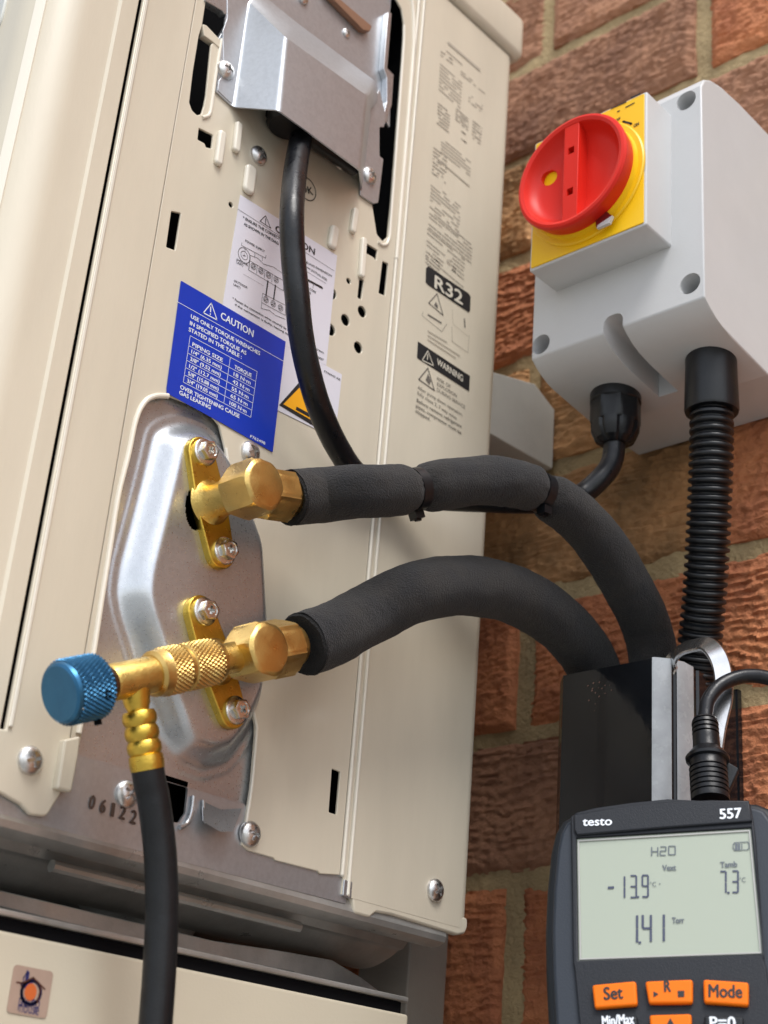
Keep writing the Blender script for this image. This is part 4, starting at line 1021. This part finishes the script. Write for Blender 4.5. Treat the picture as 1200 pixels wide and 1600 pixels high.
# ------------------------------------------------------------------ digital vacuum meter
MO = hit(1043,1400,1,.452)
MF = Frame(MO, (.8992,.4321,.0696), (-.1611,.1661,.9729))
meter = empty('vacuum_meter', tuple(MF.pt(0,-.10,-.015)), 'dark grey digital vacuum meter with lit numbers on its display and orange buttons', 'meter')
def ML(pts, off=0.0): return px2(MF, pts, off)
left = [(1043,1243),(985,1248),(930,1257),(894,1265),(876,1275),(864,1295),(857,1325),(851,1385),(848,1450),(849,1520),(853,1600),(862,1690)]
L2_ = ML(left); ax0 = 0.0
L2_[0] = (0.0, L2_[0][1]); L2_ += [(L2_[-1][0]+.003, -.085), (L2_[-1][0]+.008, -.105), (-.026,-.118), (0,-.120)]
def mirror(ps): return ps + [(-p[0], p[1]) for p in ps[::-1] if abs(p[0]) > 1e-6]
def inset(poly, d):
    n = len(poly); out = []; ar = sum(poly[i][0]*poly[(i+1) % n][1]-poly[(i+1) % n][0]*poly[i][1] for i in range(n)); sg = 1 if ar > 0 else -1
    for i in range(n):
        a, b, c = Vector(poly[i-1]), Vector(poly[i]), Vector(poly[(i+1) % n]); t = (c-a).normalized(); nrm = Vector((-t.y, t.x))*sg; out.append(tuple(b+nrm*d))
    return out
ol_ = mirror(L2_)
plate('rear_shell', MF, ol_, M['mbody'], meter, w0=-.028, w1=-.0030, bevel=.0028, smooth=60)
plate('grey_edge', MF, inset(ol_, .0030), M['mgrey'], meter, w0=-.005, w1=-.0008, bevel=.0014, smooth=60)
# display window
W4 = ML([(903,1313),(1172,1297),(1190,1490),(906,1500)])
fi = inset(ol_, .0090)
fa = ML([(897,1275),(905,1271)])
lx = [ML([p])[0] for p in ((892,1278),(893,1312),(896,1505),(898,1515),(906,1600),(920,1700))]
rx = ML([(1225,1700),(1208,1600),(1198,1515),(1195,1505),(1181,1312),(1177,1280),(1172,1256)])
face = [ML([(1043,1250)])[0], ML([(985,1256)])[0], ML([(930,1264)])[0], ML([(902,1271)])[0]] + lx + [(-.030,-.105),(.030,-.105)] + rx
hw = [(W4[3][0]-.0004,W4[3][1]-.0004),(W4[2][0]+.0004,W4[2][1]-.0004),(W4[1][0]+.0004,W4[1][1]+.0006),(W4[0][0]-.0004,W4[0][1]+.0006)]
plate('face_plate', MF, rounded(face, .001, 3), M['mface'], meter, holes=[hw], w0=-.0015, w1=.0010, bevel=.0005, smooth=40)
hb = ML([(898,1276),(985,1262),(1043,1257),(1110,1254),(1171,1255),(1176,1287),(1043,1297),(903,1309),(898,1300)])
plate('header_bar', MF, hb, M['mface'], meter, w0=.0008, w1=.0022, bevel=.0006, smooth=40)
plate('lcd_display', MF, hw, M['lcd'], meter, w0=-.0020, w1=-.0002)
plate('lcd_rim', MF, W4, M['frame'], meter, holes=[inset(W4, .0005) if False else [(W4[0][0]+.0005,W4[0][1]-.0006),(W4[1][0]-.0005,W4[1][1]-.0006),(W4[2][0]-.0005,W4[2][1]+.0005),(W4[3][0]+.0005,W4[3][1]+.0005)]], w0=-.0002, w1=.0003)
l_ = zl(.31667, 820, 1220)
T1 = Print(MF, .0024); T1.text('testo', l_(286,222), l_(429,218), .0034, .03); T1.build('printed_name', M['ink_w'], meter); T1 = Print(MF, .0024); T1.text('557', l_(964,188), l_(1070,182), .0040, .03); T1.build('printed_number', M['ink_w'], meter)
SG = Print(MF, .0001)
def seg7(ch, x0, y0, x1, y1, wd=.0006, sh=0.0):
    """digit in zoom pixels: top-left x0,y0 to bottom-right x1,y1"""
    ym = (y0+y1)/2; g = (y1-y0)*.045; s2 = (x1-x0)*.12
    segs = {'a':((x0+s2,y0),(x1-s2,y0)),'b':((x1,y0+g),(x1,ym-g)),'c':((x1,ym+g),(x1,y1-g)),'d':((x0+s2,y1),(x1-s2,y1)),'e':((x0,ym+g),(x0,y1-g)),'f':((x0,y0+g),(x0,ym-g)),'g':((x0+s2,ym),(x1-s2,ym))}
    on = {'0':'abcdef','1':'bc','2':'abged','3':'abgcd','4':'fgbc','7':'abc','9':'abcdfg','H':'fbgec','O':'abcdef'}[ch]
    for k in on: SG.line([l_(*segs[k][0]), l_(*segs[k][1])], wd)
seg7('1', 470,470, 492,578); seg7('3', 522,468, 550,575); seg7('9', 580,466, 608,572); SG.line([l_(556,573), l_(560,573)], .0007); SG.line([l_(415,527), l_(435,526)], .0009)
SG.build('lcd_digits', M['seg'], meter); SG = Print(MF, .0001)
seg7('7', 965,447, 992,553); seg7('3', 1025,445, 1052,550); SG.line([l_(1003,552), l_(1007,552)], .0007)
SG.build('lcd_digits', M['seg'], meter); SG = Print(MF, .0001)
seg7('1', 530,662, 554,798, .0008); seg7('4', 582,660, 622,795, .0008); seg7('1', 660,658, 686,793, .0008); SG.line([l_(565,798), l_(569,798)], .0008)
SG.build('lcd_digits', M['seg'], meter)
SG = Print(MF, .0001)
seg7('H', 626,327, 656,370, .0004); seg7('2', 668,325, 696,367, .0004); seg7('O', 710,322, 742,364, .0004)
SG.line([l_(1035,305), l_(1100,301), l_(1106,312), l_(1106,332), l_(1100,340), l_(1035,343), l_(1028,332), l_(1028,315)], .0003, closed=True)
for xx in (1043,1057,1071): SG.line([l_(xx,312), l_(xx,336)], .0008 if xx < 1070 else .0003)
SG.text('Vext', l_(680,443), l_(746,441), .0022, .03); SG.text('Tamb', l_(966,428), l_(1048,424), .0022, .03); SG.text('Torr', l_(728,703), l_(786,701), .0022, .03)
SG.text('\u00b0C', l_(618,522), l_(648,521), .0018); SG.text('\u00b0C', l_(1060,500), l_(1090,499), .0018); SG.line([l_(665,508), l_(667,508)], .0004)
SG.build('lcd_letters', M['segl'], meter)
def button(pts, matl, r=.0010, h=.0034):
    return plate('button', MF, rounded(ML([l_(*p) for p in pts], .003), r, 4), matl, meter, w0=.0008, w1=h, bevel=.0008, smooth=50)
b1 = button(((332,1008),(548,988),(556,1108),(345,1124)), M['orange']); b2 = button(((593,990),(828,980),(828,1098),(612,1100)), M['orange']); b3 = button(((880,980),(1104,995),(1104,1112),(884,1096)), M['orange'])
Print(MF, .0036).text('Set', l_(392,1080), l_(484,1073), .0044, .025).build('printed_text', M['ink_k'], b1)
Q = Print(MF, .0036); Q.text('R', l_(690,1040), l_(720,1039), .0040, .03); Q.poly([l_(634,1038), l_(660,1052), l_(636,1068)]); Q.poly([l_(754,1036), l_(787,1035), l_(787,1066), l_(756,1067)]); Q.build('printed_text', M['ink_k'], b2)
Print(MF, .0036).text('Mode', l_(908,1066), l_(1072,1070), .0044, .025).build('printed_text', M['ink_k'], b3)
b4 = button(((370,1178),(555,1160),(560,1290),(380,1300)), M['mbody']); b5 = button(((614,1156),(822,1150),(822,1280),(626,1280)), M['orange']); b6 = button(((884,1158),(1080,1164),(1078,1290),(888,1285)), M['mbody'])
Print(MF, .0036).text('Min/Max', l_(384,1212), l_(540,1200), .0036, .025).build('printed_text', M['ink_w'], b4)
Print(MF, .0036).poly([l_(718,1170), l_(742,1212), l_(694,1213)]).build('printed_text', M['ink_k'], b5)
Print(MF, .0036).text('P=0', l_(915,1222), l_(1040,1222), .0040, .025).build('printed_text', M['ink_w'], b6)
# sensor plug on top, cable
pb = Frame(MF.pt(0,0,-.012), MF.r, MF.u)
def PP(px, py, off=-.012): 
    a, b = MF.hit(px, py, off); return MF.pt(a, b, off)
cabm = empty('sensor_cable', tuple(PP(1107,1245)), 'thin black sensor cable with ribbed plug on top of the meter', 'cable')
q0, q1 = PP(1110,1252), PP(1101,1122)
ua = (q1-q0).normalized(); ll = (q1-q0).length
def at_(py): return ll*(1252-py)/130.0
prof = [(0,.0070)]
for k in range(6):
    a = at_(1248-k*7.5); prof += [(a,.0071),(a+.0011,.0071),(a+.0013,.0064),(a+.0016,.0064),(a+.0018,.0071)]
prof += [(at_(1200),.0068),(at_(1192),.0068),(at_(1190),.0080),(at_(1186),.0082),(at_(1178),.0066),(at_(1172),.0052),(at_(1158),.0050)]
for k in range(4):
    a = at_(1155-k*7); prof += [(a,.0051),(a+.0012,.0050),(a+.0013,.0040),(a+.0017,.0040),(a+.0018,.0048)]
prof += [(at_(1124),.0044),(ll,.0030)]
MB().lathe(q0, ua, prof, 36).build('ribbed_plug', M['black'], cabm, 30)
MB().box((-.0011,-.0003,.0),(.0011,.0002,.010),Frame(q0+ua*at_(1157)+(CAM-q0).normalized()*.0048, MF.r, MF.r.cross(ua))).build('strain_relief_spine', M['black'], cabm)
cm_ = catmull([q0+ua*(ll-.003), PP(1103,1112), PP(1107,1094,-.012), PP(1122,1074,-.013), PP(1145,1061,-.015), PP(1172,1056,-.016), PP(1205,1061,-.016), PP(1260,1085,-.015), PP(1330,1180,-.010), PP(1360,1400,-.01)], 8)
MB().tube(cm_, .0028, 18).build('cable_sheath', M['cable'], cabm, 60)
# hanging hook over the trunking rim
hk = [(1042,1052),(1052,1030),(1066,1015),(1086,1008),(1104,1007),(1118,1020),(1127,1040),(1131,1066),(1130,1094),(1124,1120),(1118,1150),(1112,1200),(1108,1250)]
HF = Frame(MF.o, MF.r, MF.u)
offs = [-.052,-.046,-.038,-.030,-.024]+[-.020]*8
c3 = []
for p_, o__ in zip(hk, offs):
    a_, b_ = MF.hit(p_[0], p_[1], o__); c3.append(Vector((a_, b_, o__)))
cc = catmull(c3, 6); rows = []
for i, p in enumerate(cc):
    t = (cc[min(i+1,len(cc)-1)]-cc[max(i-1,0)]).normalized(); e = Vector((-t.y, t.x, 0)).normalized(); n3 = t.cross(e); wd = .0036
    prf = [(-wd,-.0006),(-wd,.0004),(-wd+.0005,.0009),(wd-.0005,.0009),(wd,.0004),(wd,-.0006)]
    rows.append([MF.pt(*(p+e*a+n3*b)) for a, b in prf])
hko = MB().grid(rows, True, (True,True)).build('hanging_hook', M['hook'], meter, 40)
wedge = px2(MF, [(1118,1182),(1155,1203),(1136,1245),(1112,1245)], -.018)
plate('hook_tab', MF, rounded(wedge, .0008, 2), M['mbody'], meter, w0=-.020, w1=-.0165, bevel=.0005)
